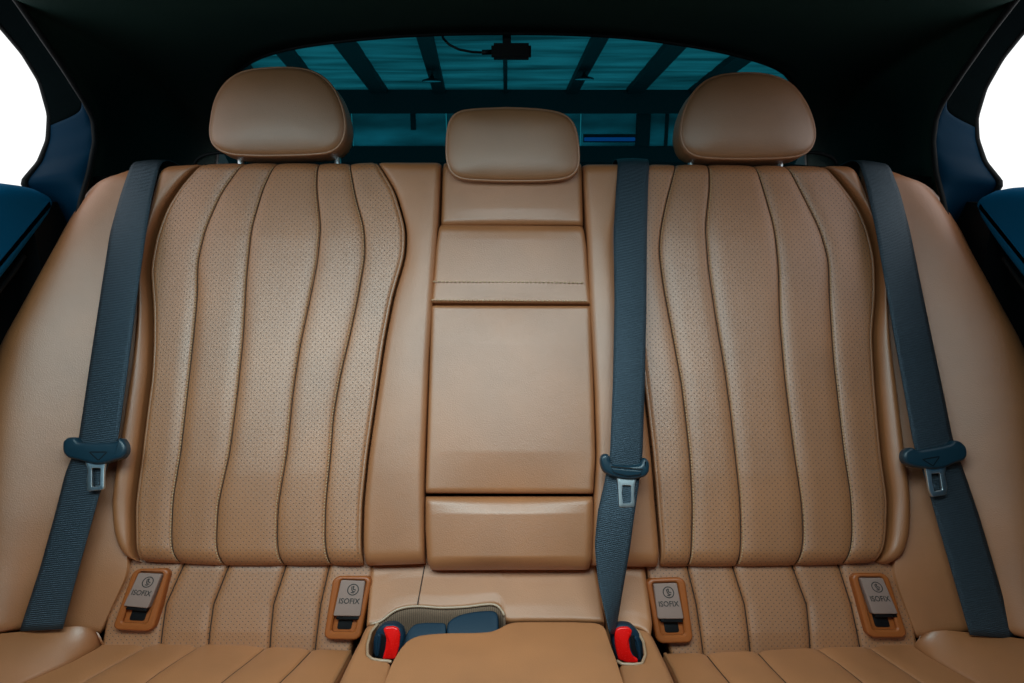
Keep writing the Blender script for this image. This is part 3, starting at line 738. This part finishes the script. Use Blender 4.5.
def isofix(frame_q, cover_q, label):
    f = frame_of(LUMB); WF = .013
    fq = f.px(frame_q, WF); cq = f.px(cover_q, WF + .003)
    root = empty('isofix_cover', tuple(f.w3(fq.mean(0)[None], 0)[0]), label, 'child seat anchor', 'child seat anchor covers in the seat')
    o2 = rrect(64, .20, 1.75); outer = bil(fq, o2[:, 0], o2[:, 1])
    # opening: a little wider than the flap, reaching to near the lower end of the frame
    oq = np.array([cq[0] + (fq[0] - cq[0]) * .12, cq[1] + (fq[1] - cq[1]) * .12, cq[2] * .0 + bil(fq, [.80], [.88])[0], bil(fq, [.17], [.88])[0]])
    i2 = rrect(64, .12, 1.9); inner = bil(oq, i2[:, 0], i2[:, 1])
    slab('frame', outer, -.004, WF, f, M['frame'], root, bev=.0035, hole=inner)
    # the well: orange sloping wall and black depth
    slab('well', bil(oq, i2[:, 0], i2[:, 1]), -.006, .0062, f, M['frame'], root, bev=.0005)
    dk = bil(oq, np.array([.20, .80, .80, .20]), np.array([.55, .55, .955, .955])); slab('recess', round_poly(dk, 40, 1), 0, .0072, f, M['black'], root, bev=.0005)
    c2 = rrect(48, .07, 1.5); cv = bil(cq, c2[:, 0], c2[:, 1])
    slab('lower_tab', bil(np.array([bil(cq, [.12], [.8])[0], bil(cq, [.98], [.8])[0], bil(cq, [.96], [1.10])[0], bil(cq, [.12], [1.10])[0]]), c2[:, 0], c2[:, 1]), .005, WF + .0005, f, M['black'], root, bev=.001)
    slab('flap', cv, .004, WF + .003, f, M['taupe'], root, bev=.0015)
    wz = WF + .0034
    V, Fc = TXT; lo, hi = V.min(0), V.max(0)
    a = .11 + (V[:, 0] - lo[0]) / (hi[0] - lo[0]) * .80; b = .655 - (V[:, 1] - lo[1]) / (hi[1] - lo[1]) * .155
    mk('lettering', f.w3(bil(cq, a, b), wz), Fc, M['print'], root, smooth_=False)
    t = np.linspace(0, 2 * np.pi, 40, endpoint=False)
    ring = np.stack([.5 + .43 * np.cos(t), .5 + .43 * np.sin(t)], 1)
    seat = [(.36, .26), (.40, .50), (.50, .66), (.70, .66)]; body = [(.50, .30), (.52, .48), (.68, .50), (.72, .56)]
    tt = np.linspace(0, 2 * np.pi, 12, endpoint=False); hd = np.stack([.50 + .035 * np.cos(tt), .27 + .035 * np.sin(tt)], 1)
    V, Fc = strokes([(ring, True), (resample(seat, 20, 20), False), (resample(body, 20, 20), False), (hd, True), ([(.36, .74), (.60, .76)], False)], .075)
    w_ = np.linalg.norm(cq[1] - cq[0]); h_ = np.linalg.norm(cq[3] - cq[0]); sc = .50
    a = .57 + (V[:, 0] - .5) * sc; b = .255 + (V[:, 1] - .5) * sc * w_ / h_
    mk('emblem', f.w3(bil(cq, a, b), wz), Fc, M['print'], root, smooth_=False)
isofix([(133, 569), (170, 568), (152, 632), (111, 630)], [(138.5, 572.8), (161.5, 574), (147.5, 608.5), (123, 606)], 'ISOFIX cover in tilted brown frame at the foot of the left side bolster')
isofix([(333, 576), (372, 576), (360, 640.5), (323, 639.5)], [(341, 580), (365, 581), (360, 616.5), (333, 616)], 'ISOFIX cover in brown frame just beside the red buckle of the wide slot')
isofix([(646, 578.5), (685, 577), (694, 643), (657, 644)], [(653.5, 583.7), (677, 583), (684, 619), (658, 619)], 'ISOFIX cover in brown frame next to the loose belt and its red buckle')
isofix([(851, 573), (888, 573), (909, 638), (869, 638)], [(860.5, 578), (883, 578), (898.5, 614), (873, 614)], 'ISOFIX cover in tilted brown frame at the foot of the right side bolster')

# ================================================================== SEAT BELTS
def webbing(name, left, right, parent, n=90, m=9, bow=.0015, it=12):
    s = np.linspace(0, 1, n); a, b_ = resample_s(left, s, it), resample_s(right, s, it)
    f = np.linspace(0, 1, m)
    G = a[None] * (1 - f)[:, None, None] + b_[None] * f[:, None, None]
    NN = grid_normals(G)
    if np.sum(NN * (-G)) < 0: NN = -NN
    G = G + NN * (np.sin(np.pi * f) * bow)[:, None, None]
    vid = np.arange(m * n).reshape(m, n)
    fc = list(np.stack([vid[:-1, :-1], vid[1:, :-1], vid[1:, 1:], vid[:-1, 1:]], -1).reshape(-1, 4))
    B = G - NN * .0013; V = np.r_[G.reshape(-1, 3), B.reshape(-1, 3)]; k = m * n
    fc += [tuple(np.array(q)[::-1] + k) for q in fc]
    loop = np.r_[vid[:, 0], vid[-1, 1:], vid[-2::-1, -1], vid[0, -2:0:-1]]
    for i in range(len(loop)):
        j = loop[(i + 1) % len(loop)]; fc.append((loop[i], j, j + k, loop[i] + k))
    ln = np.r_[0, np.cumsum(np.linalg.norm(np.diff((a + b_) / 2, axis=0), axis=1))]
    uv1 = np.stack([np.repeat(f * .048, n), np.tile(ln, m)], 1)
    return mk(name, V, fc, M['belt'], parent, uv=np.r_[uv1, uv1])
def over(P, back=.09, up=.004):
    """the belt goes over the rim and back to its outlet on the shelf"""
    e = P[-1]
    return np.r_[P, [e + [0, .012, up], e + [0, .035, up * .9], e + [0, back, -.012], e + [0, back + .05, -.03]]]
def tongue(parent, grip, tri, plate, slot, w, fr, bar=None):
    t = empty('tongue', tuple(fr.w3(fr.px(grip, w).mean(0)[None], w)[0] - wloc(parent))); t.parent = parent
    g = round_poly(fr.px(grip, w + .008), 80, 2)
    slab('grip', g, w - .004, w + .009, fr, M['grip'], t, bev=.005, steps=5)
    if tri is not None:
        q = fr.px(tri, w + .009); V, Fc = strokes([(resample(np.r_[q, q[:1]], 25)[:-1], True)], .0013)
        mk('arrow_mark', fr.w3(V, w + .0094), Fc, M['black'], t, smooth_=False)
    if bar is not None:
        slab('ridge', round_poly(fr.px(bar, w + .010), 40, 2), w + .006, w + .0115, fr, M['grip'], t, bev=.002)
        e = fr.px(bar, w + .010); V, Fc = strokes([(e[:2], False)], .0016); mk('groove_line', fr.w3(V + [0, .0012], w + .0096), Fc, M['black'], t, smooth_=False)
    o = round_poly(fr.px(plate, w + .003), 64, 1); h = round_poly(fr.px(slot, w + .003), 64, 1)
    # match start points of the two outlines
    d0 = o[0] - o.mean(0); k = int(np.argmin([np.linalg.norm((x - h.mean(0)) / np.linalg.norm(x - h.mean(0)) - d0 / np.linalg.norm(d0)) for x in h])); h = np.roll(h, -k, 0)
    if np.sum(o[:, 0] * np.roll(o[:, 1], -1) - np.roll(o[:, 0], -1) * o[:, 1]) * np.sum(h[:, 0] * np.roll(h[:, 1], -1) - np.roll(h[:, 0], -1) * h[:, 1]) < 0: h = np.roll(h[::-1], 1, 0)
    slab('latch_plate', o, w - .001, w + .003, fr, M['steel'], t, bev=.0008, hole=h)
    return t
FB = frame_of(BACK)
G_OUT = 'outer seat belts lying on the side bolsters'
# belt by the brighter window
lb = empty('seat_belt', tuple(on([(48, 626)], BACK, .01)[0]), 'dark seat belt with arrow marked tongue lying on the left side bolster', 'seat belt', 'seat belts with steel tongues')
WU = .030
ul = np.r_[on([(19.5, 631), (40, 568), (56, 510), (66, 470), (73, 455)], BACK, [.030, .030, .030, .031, .033]), on([(78, 443), (90, 362), (101, 290), (110, 232), (120, 196), (131, 164)], BACK, [.036, .032, .028, .022, .014, .004])]
ur = np.r_[on([(62.5, 629), (79, 568), (95, 510), (106, 470), (112, 455)], BACK, [.024, .026, .028, .030, .033]), on([(117.5, 443), (127, 374), (137, 295), (146, 232), (152, 196), (160, 163)], BACK, [.038, .036, .032, .026, .018, .006])]
webbing('webbing', over(ul), over(ur), lb)
tongue(lb, [(62, 441), (67, 437), (76, 437), (78, 442), (97, 443), (116, 442), (117.5, 437), (122, 438.5), (126, 445), (126, 453), (122, 458.5), (112, 461), (104, 464), (94, 464.5), (85, 462.5), (77, 460), (67, 458), (62, 452)],
       [(89.5, 452), (107, 452), (98.5, 460.5)], [(84, 459), (106, 459), (104, 470), (103.5, 489.5), (87, 491.5), (86.5, 478), (87.5, 470)], [(91.5, 468), (100.5, 468), (100, 479), (100, 486), (91.5, 487), (91.5, 478)], .038, FB)
# belt by the darker door
rb = empty('seat_belt', tuple(on([(990, 634)], BACK, .01)[0]), 'dark seat belt with arrow marked tongue lying on the right side bolster', 'seat belt', 'seat belts with steel tongues')
vl = np.r_[on([(970, 635), (952, 572), (938, 524), (926, 480), (919, 460)], BACK, [.024, .026, .028, .030, .033]), on([(914, 446), (905, 395), (895, 340), (884, 275), (876, 230), (868, 192), (860, 163)], BACK, [.038, .036, .034, .030, .026, .018, .006])]
vr = np.r_[on([(1015, 639), (996, 572), (979, 515), (965, 474), (958, 455)], BACK, [.030, .030, .030, .031, .033]), on([(953, 440), (944, 395), (932, 338), (918, 270), (910, 230), (900, 192), (890, 166)], BACK, [.036, .034, .032, .026, .022, .014, .004])]
webbing('webbing', over(vl), over(vr), rb)
tongue(rb, [(904, 452), (908, 448), (914, 447), (917, 450.5), (935, 447.5), (951, 444), (953, 440), (960, 440.5), (967, 446), (968.5, 455), (965, 460.5), (954, 464), (946, 468), (935, 469.5), (926, 468.5), (914, 467), (906, 463.5), (903.5, 458)],
       [(922.5, 459.5), (939.5, 456.5), (933, 466)], [(925, 466), (947, 464), (945, 474), (947.5, 487), (946.5, 495), (932, 497), (929, 490), (927, 476)], [(931.5, 473.5), (940, 473), (941.5, 483), (942.5, 490), (934.5, 491.5), (932.5, 483)], .038, FB)
# loose middle belt
cb = empty('seat_belt', tuple(on([(612, 626)], BACK, .05)[0]), 'dark seat belt hanging loose and twisted beside the middle backrest', 'seat belt', 'seat belts with steel tongues')
wl = np.r_[on([(610, 634), (604, 608), (598, 582), (594.5, 545), (597.5, 512), (604.5, 482), (607.5, 466)], BACK, [.058, .056, .05, .046, .044, .042, .043]), on([(610, 456), (613, 380), (614.5, 300), (613.5, 232), (616, 190), (618, 162)], BACK, [.044, .040, .034, .028, .018, .006])]
wr = np.r_[on([(616, 634), (618.5, 616), (623, 590), (629.5, 552), (634.5, 515), (639.5, 480), (641.5, 466)], BACK, [.046, .046, .046, .05, .052, .046, .043]), on([(642.5, 456), (645, 380), (646.5, 300), (647, 232), (648, 190), (649.5, 162)], BACK, [.044, .040, .034, .028, .018, .006])]
webbing('webbing', over(wl), over(wr), cb, n=110, it=8)
tongue(cb, [(600.5, 457), (603, 453.5), (608, 453.5), (610.5, 458), (611.5, 464), (626, 465.5), (641, 464.5), (642, 460), (643.5, 457), (647.5, 458.5), (650, 463), (649.5, 472), (645, 477), (634, 479.5), (622, 479), (610, 476), (603, 471), (600.5, 464)],
       None, [(616, 474), (638, 475), (635, 484), (634.5, 495), (635, 507), (619, 507.5), (618.5, 495), (618, 484)], [(622.5, 485), (631, 485.5), (631, 494), (631, 503), (623, 503.5), (622, 494)], .048, FB,
       bar=[(611, 467.5), (643, 470.5), (641, 475), (628, 476.5), (613, 473)])

# ================================================================== BUCKLES
BF_L = frame_of(Plane(at_depth([(388, 640)], .905)[0], -FW + .12 * UP))
def buckle(house, button, slot_, ribs, f, label):
    root = empty('belt_buckle', tuple(f.w3(f.px(house).mean(0)[None], -.04)[0]), label, 'buckle', 'red belt buckles in the cushion')
    slab('housing', round_poly(f.px(house), 64, 3), -.016, 0, f, M['blue'], root, bev=.004)
    slab('release_button', round_poly(f.px(button), 72, 1), -.01, .0035, f, M['red'], root, bev=.0025, dome=.002)
    slab('tongue_slot', round_poly(f.px(slot_), 40, 1), -.01, .0012, f, M['black'], root, bev=.0004)
    for r_ in ribs: slab('side_grip', round_poly(f.px(r_), 40, 3), -.01, .004, f, M['blue'], root, bev=.003)
buckle([(372.5, 655), (373, 640), (376.5, 630), (383, 624.5), (395, 624), (402, 629), (404.5, 637), (402, 648), (395, 660), (380, 660)],
       [(383.5, 629), (386, 626.5), (394, 626), (398.5, 628), (400.5, 634), (399.5, 646), (396, 658.5), (382.5, 659), (385.5, 648), (386.5, 638)],
       [(381, 633), (386, 636), (385, 648), (382, 659), (379, 658), (380.5, 645)], [[(374.5, 656), (375, 641), (378, 632), (382, 634), (381, 645), (378.5, 657)]], BF_L,
       'red seat belt buckle at the end of the wide slot, beside the blue block')
BF_R = frame_of(Plane(at_depth([(630, 643)], .905)[0], -FW + .12 * UP))
buckle([(611, 634), (614, 627), (622, 624), (631, 625), (638, 631), (643, 642), (644, 655), (641, 663), (627, 663.5), (617, 660), (613, 648)],
       [(614, 633), (616.5, 628), (621, 626.5), (628, 626.5), (632, 630), (631, 634.5), (628.5, 639), (630, 650), (633, 656), (637.5, 658), (638, 662.5), (627, 662.5), (618, 659), (615, 646)],
       [(630, 637), (633.5, 634), (636, 648), (638.5, 658), (634.5, 656), (631, 650)], [[(634, 634), (638.5, 639), (641.5, 650), (641, 661), (638.5, 660), (637, 648)]], BF_R,
       'red seat belt buckle at the foot of the loose middle belt')
blk = empty('stowed_buckle', tuple(at_depth([(455, 640)], .93)[0]), 'dark blue plastic block lying in the lined slot of the cushion', 'buckle')
BK = frame_of(Plane(at_depth([(450, 625)], .935)[0], (0, -.5, .86)))
slab('block_body', round_poly(BK.px([(447, 650), (447, 624), (453, 618.5), (462, 614.8), (475, 612.3), (490, 611.2), (496.5, 612), (498.5, 617), (499, 650)]), 64, 2), -.035, .004, BK, M['blue'], blk, bev=.003)
slab('block_wing', round_poly(BK.px([(398, 655), (404, 638), (409, 629), (415, 623.5), (425, 622.3), (446, 622.6), (446.5, 655)]), 64, 2), -.03, 0, BK, M['blue'], blk, bev=.002)

# ================================================================== CABIN
cab = empty('car_cabin', (0, 1.0, -.9), 'dark car cabin shell with black headliner, pillar trims, door tops and tinted rear window', 'car interior')
# rear window plane
GP = Plane((0, 1.75, -.022), (0, -(.19), .48)); GP.n = np.array([0, -math.sin(R(21.4)), -math.cos(R(21.4))])
glass_line = [(216, 172), (222, 110), (229, 84), (240, 69), (256, 58), (286, 49), (318, 43.8), (350, 40), (390, 36.4), (430, 34.3), (470, 33.3), (510, 33), (555, 33.4), (600, 35.2), (640, 38.4), (680, 44), (715, 50), (745, 57), (768, 64), (785, 72), (795, 87), (801, 112), (807, 172)]
g3 = on(glass_line, GP)
gl = resample_s(g3, np.linspace(0, 1, 80), 8)
V = np.r_[gl, [gl.mean(0)]]
mk('rear_window', V, [(i, i + 1, 80) for i in range(79)] + [(79, 0, 80)], M['glass'], cab)
# black printed band round the glass and the window seal
tube('window_seal', gl, .0035, M['seal'], cab, seg=8)
# headliner: from the window edge out to the roof rim, then forward over the seats
A_left = [(84, 205), (93, 170), (99, 140), (96, 118), (88, 100), (67, 67), (45, 35), (20, 0)]
A_right = [(940, 205), (932, 170), (929, 140), (932, 118), (938, 103), (959, 72), (985, 35), (1012, 0)]
XA = .665
la = xwall(np.array(A_left, float), -XA); ra = xwall(np.array(A_right, float), XA)
topm = np.array([[-.60, .60, .195], [-.45, .56, .225], [-.2, .54, .24], [0, .53, .245], [.2, .54, .24], [.45, .56, .225], [.60, .60, .195]])
outer = np.r_[la, topm, ra[::-1]]
# the same order as the window line: up the left, over, down the right
so = np.linspace(0, 1, 120)
def by_angle(P, c):
    a = np.arctan2(P[:, 2] - c[1], P[:, 0] - c[0]); return np.unwrap(a)
oc = resample_s(outer, so, 12)
ic = resample_s(g3, so, 8)
midc = ic * .5 + oc * .5 + np.array([0, .03, .035]) * np.sin(np.pi * so)[:, None]
loft('headliner', [ic, midc, oc], M['head_liner'], cab, n=120, m=8, thick=.004, it=2)
# forward roof and its sides
fwdroof = []
for y in (.62, .3, -.1, -.5, -.75):
    fwdroof.append(np.array([[-.66, y, .13], [-.60, y, .195], [-.45, y, .228], [-.2, y, .243], [0, y, .248], [.2, y, .243], [.45, y, .228], [.60, y, .195], [.66, y, .13]]))
loft('roof_lining', fwdroof, M['head_liner'], cab, n=40, m=5, thick=.004, it=2)
# pillar trims round the side windows
B_left = [(54, 225), (34, 203), (20, 183), (37, 163), (46, 141), (47.5, 115), (38, 81), (21, 53), (0, 28), (-60, -30)]
B_right = [(970, 225), (990, 203), (1004, 184), (987, 163), (979, 140), (978, 118), (987, 88), (1004, 58), (1024, 33), (1084, -25)]
A2_left = [(76, 225), (81, 200), (89, 172), (95, 142), (93, 119), (84, 101), (63, 68), (41, 36), (16, 0), (-50, -80)]
A2_right = [(948, 225), (943, 200), (936, 172), (933, 142), (936, 118), (942, 104), (963, 72), (989, 35), (1016, 0), (1082, -80)]
for Aq, Bq, sg in ((A2_left, B_left, -1), (A2_right, B_right, 1)):
    a = xwall(np.array(Aq, float), sg * .655); b_ = xwall(np.array(Bq, float), sg * .735)
    a = resample_s(a, np.linspace(0, 1, 60), 10); b_ = resample_s(b_, np.linspace(0, 1, 60), 10)
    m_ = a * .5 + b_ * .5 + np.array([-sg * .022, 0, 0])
    cut = 27  # one trim split here: its fade of light is painted as two colours
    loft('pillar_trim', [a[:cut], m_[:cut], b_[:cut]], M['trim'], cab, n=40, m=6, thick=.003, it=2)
    loft('pillar_trim_shaded', [a[cut - 1:], m_[cut - 1:], b_[cut - 1:]], M['trim_shade'], cab, n=40, m=6, thick=.003, it=2)
    tube('window_seal', b_ + [-sg * .004, 0, 0], .0045, M['seal'], cab, seg=8)
    tube('edge_seal', a, .004, M['seal'], cab, seg=8)
    # body side behind the trim: closes the gap by the bolster
    box('sill_panel', (min(sg * .74, sg * .80), .40, -1.0), (max(sg * .74, sg * .80), 1.05, -.085), M['seal'], cab)
    box('quarter_panel', (min(sg * .70, sg * .74), 1.03, -1.0), (max(sg * .70, sg * .74), 1.9, -.09), M['seal'], cab)
    # outer skin of the pillar behind the trim
    # door top
    D_l = [(0, 182), (20, 184), (44, 190.5), (54, 194.5), (56.5, 200), (52, 210), (29, 241), (12, 264), (-10, 292), (-40, 330)]
    D_r = [(1024, 186), (1003, 187.5), (990, 190.5), (976, 196), (973, 201), (977, 211), (992, 235), (1015, 267), (1040, 297), (1065, 330)]
    d3 = xwall(np.array(D_l if sg < 0 else D_r, float), sg * .70)
    ztop = d3[0, 2]
    prof = np.r_[[[sg * .70, -.30, ztop + .01]], d3, [[sg * .70, .45, -.55]], [[sg * .70, -.30, -.55]]]
    yz = round_poly(prof[:, 1:], 120, 1)
    pl = Plane((sg * .70, 0, 0), (-sg, 0, 0)); ff = Frame2(pl, (0, 1, 0), (0, 0, 1), (sg * .70, 0, 0))
    dr = slab('door_panel', yz, -.055, 0.012, ff, M['door'], cab, bev=.022, steps=6)
    c_l = [(24, 256), (14, 271), (-4, 294), (-30, 322)]; c_r = [(1004, 258), (1014, 273), (1030, 294), (1056, 322)]
    c3 = xwall(np.array(c_l if sg < 0 else c_r, float), sg * .705)
    tube('trim_strip', resample(c3, 24, 10), .0035, M['seal'], dr, seg=8)
box('front_light_block', (-.76, -.85, -1.0), (.76, -.80, .26), M['black'], cab)  # unseen wall added behind the camera to keep daylight out
for sg in (-1, 1):
    box('side_light_block', (min(sg * .72, sg * .78), -.80, -1.0), (max(sg * .72, sg * .78), .50, .26), M['seal'], cab)  # unseen solid sheets added at the front sides to block daylight
# parcel shelf, and the floor under the seats
box('parcel_shelf', (-.70, 1.13, -.10), (.70, 1.95, -.055), M['shelf'], cab, bev=.01)
box('seat_pan', (-.74, .86, -1.0), (.74, 1.10, -.62), M['black'], cab)
box('floor_pan', (-.78, -.9, -1.02), (.78, 1.9, -.985), M['black'], cab)
box('bulkhead', (-.72, 1.20, -1.0), (.72, 1.24, -.10), M['black'], cab)
# belt outlets on the shelf
for px, sx in ((190, 1), (842, -1)):
    p = bk([(px, 162)], 0)[0] + np.array([0, .13, .012])
    t = np.linspace(0, np.pi, 24)
    tube('belt_outlet', np.stack([p[0] + .05 * np.cos(t), np.full(24, p[1]), p[2] - .02 + .02 * np.sin(t)], 1), .003, M['seal'], cab, seg=8)

# dash camera on the rear glass
dp = on([(511, 50)], GP)[0] + np.array([0, -.03, -.012])
dc = empty('dash_camera', tuple(dp), 'small black dash camera hanging by its cable at the top of the rear window', 'camera')
sx = lambda px: at_depth([(px, 50)], np.dot(dp, FW))[0][0]
zz = lambda py: at_depth([(511, py)], np.dot(dp, FW))[0][2]
box('camera_body', (sx(491.5), dp[1] - .012, zz(59.5)), (sx(531), dp[1] + .012, zz(44)), M['black'], dc, bev=.004)
box('mount', (sx(503), dp[1] - .006, zz(46)), (sx(511), dp[1] + .02, zz(35)), M['black'], dc, bev=.002)
tube('lens', np.array([[sx(521), dp[1] + .01, zz(52)], [sx(521), dp[1] + .022, zz(52)]]), .009, M['seal'], dc, seg=16)
cbl = at_depth([(441, 30), (443, 38), (449, 44.5), (459, 49.5), (472, 52), (484, 52.5), (492, 52)], np.dot(dp, FW))
tube('cable', resample(cbl, 40, 14), .0022, M['black'], dc, seg=8)
tube('plug', at_depth([(482, 52.3), (492, 52)], np.dot(dp, FW)), .0042, M['black'], dc, seg=10)

# ================================================================== OUTSIDE
car = empty('canopy_roof', (0, 20, 1.2), 'sloping translucent shed roof on dark rafters seen through the rear window', 'roof')
ROOF = Plane((0, 20, 1.33), (0, -math.sin(R(8.2)), -math.cos(R(8.2))))
def roofpt(px, py, w=0): return on([(px, py)], ROOF, w)[0]
# sheets: gently corrugated lengthwise
nx, ny = 160, 60
X = np.linspace(-8.4, 8.4, nx); Yv = np.linspace(6, 20.4, ny)
GX, GY = np.meshgrid(X, Yv, indexing='ij')
GZ = 1.33 + (20 - GY) * math.tan(R(8.2)) + .04 + .05 * np.sin(GY * 2 * np.pi / 2.4 + .5 * np.sin(GX * .8)) ** 2
vid = np.arange(nx * ny).reshape(nx, ny)
mk('roof_sheet', np.stack([GX, GY, GZ], -1).reshape(-1, 3), list(np.stack([vid[:-1, :-1], vid[1:, :-1], vid[1:, 1:], vid[:-1, 1:]], -1).reshape(-1, 4)), M['sheet'], car)
def beam(name, a, b_, wd, ht, parent):
    a, b_ = np.asarray(a, float), np.asarray(b_, float); d = b_ - a; d /= np.linalg.norm(d)
    sd = np.cross(d, [0, 0, 1]); sd /= np.linalg.norm(sd); u = np.cross(sd, d)
    V = [p + sd * i * wd / 2 + u * j * ht / 2 for p in (a, b_) for i, j in ((-1, -1), (1, -1), (1, 1), (-1, 1))]
    return mk(name, V, [(0, 1, 2, 3), (7, 6, 5, 4), (0, 4, 5, 1), (1, 5, 6, 2), (2, 6, 7, 3), (3, 7, 4, 0)], M['dark_steel'], parent, smooth_=False)
for (x0, y0, x1, y1, wd) in ((284, 50, 318, 92, .36), (343, 40, 384, 97, .42), (425, 36, 441, 97, .32), (505, 34, 505.5, 97, .10), (601, 35, 569, 97, .30), (678, 42, 629, 97, .42), (745, 55, 690, 97, .46), (230, 50, 262, 95, .40)):
    p, q = roofpt(x0, y0, .02), roofpt(x1, y1, .02)
    p = p + (p - q) / np.linalg.norm(p - q) * 4.0
    beam('rafter', p, q, wd, .16, car)
ya = 20.0
def wx(px, py, Y=20.2):
    d = ray([(px, py)])[0]; return d * (Y / d[1])
ez1, ez0 = wx(512, 94)[2], wx(512, 113.5)[2]
box('eave_beam', (-8.4, 20.0, ez0), (8.4, 20.3, ez1 + .1), M['dark_steel'], car)
wl_ = empty('glazed_wall', (0, 20.6, -1.25), 'dark shed wall with a row of frosted panes under the roof', 'wall')
zb = wx(512, 146, 20.6)[2]
box('lower_wall', (-8.4, 20.55, -1.25), (8.4, 20.7, zb), M['dark_steel'], wl_)
zt = wx(512, 110, 20.6)[2]
def pn(x0, x1):
    a, b_ = wx(x0, 130, 20.6)[0], wx(x1, 130, 20.6)[0]
    box('pane', (a, 20.58, zb), (b_, 20.62, zt), M['pane'], wl_)
def post(x0, x1, top=110):
    a, b_ = wx(x0, 130, 20.5)[0], wx(x1, 130, 20.5)[0]
    box('post', (a, 20.45, zb), (b_, 20.56, wx(512, top, 20.5)[2]), M['dark_steel'], wl_)
pn(219, 352); pn(353, 446); pn(447, 580); pn(581, 640); pn(645, 805)
post(344, 350.5); post(636, 650); post(665, 668); post(520, 526)
a, b_ = wx(411, 130, 20.5), wx(416, 130, 20.5); box('bracket', (a[0], 20.45, wx(512, 130, 20.5)[2]), (b_[0], 20.55, zt), M['dark_steel'], wl_)
pb = wx(584, 139.5, 20.4); pe = wx(635, 139.5, 20.4)
bl = empty('blue_lamp_tube', (float((pb[0] + pe[0]) / 2), 20.4, float(pb[2])), 'long blue glowing lamp tube low on the far shed wall', 'lamp')
hz = wx(512, 136.6, 20.4)[2] - pb[2]
box('tube_glass', (pb[0], 20.36, pb[2] - hz * .55), (pe[0], 20.42, pb[2] + hz * .75), M['blue_lamp'], bl, bev=.01)
box('tube_tray', (pb[0] - .02, 20.425, pb[2] - hz * 1.0), (pe[0] + .02, 20.448, pb[2] + hz * 1.9), M['dark_steel'], bl)
for px, py, lb_ in ((432, 81.5, 'round shed lamp hanging left of the dash camera outside the rear window'), (584, 79.5, 'round shed lamp hanging right of the dash camera outside the rear window')):
    p = roofpt(px, 70, .1); yv = p[1]; c = wx(px, py, yv)
    lp = empty('pendant_lamp', tuple(c), lb_, 'lamp', 'round lamps hanging from the shed roof')
    sc = yv / F_PX
    t = np.linspace(0, 2 * np.pi, 28, endpoint=False); V = []; Fc = []
    prof = [(.5, 5.0), (1.5, 5.0), (2.2, 3.2), (8.5, 1.5), (9.5, .3), (9.0, 0)]
    for r_, z_ in prof: V += [[c[0] + r_ * sc * np.cos(k), c[1] + r_ * sc * np.sin(k), c[2] + z_ * sc] for k in t]
    for i in range(len(prof) - 1):
        for k in range(28): Fc.append((i * 28 + k, i * 28 + (k + 1) % 28, (i + 1) * 28 + (k + 1) % 28, (i + 1) * 28 + k))
    mk('lamp_shade', V, Fc, M['dark_steel'], lp)
    V2 = [[c[0], c[1], c[2] - .6 * sc]] + [[c[0] + 8.5 * sc * np.cos(k), c[1] + 8.5 * sc * np.sin(k), c[2] + .1 * sc] for k in t]
    mk('lamp_lens', V2, [(0, 1 + k, 1 + (k + 1) % 28) for k in range(28)], M['lamp_lens'], lp)
    tube('rod', np.array([[c[0], c[1], c[2] + 4.5 * sc], [c[0], c[1], c[2] + 16 * sc]]), .03, M['dark_steel'], lp, seg=8)

S.cycles.max_bounces = 8
S.cycles.transparent_max_bounces = 12
S.cycles.sample_clamp_indirect = 6
S.cycles.use_denoising = True
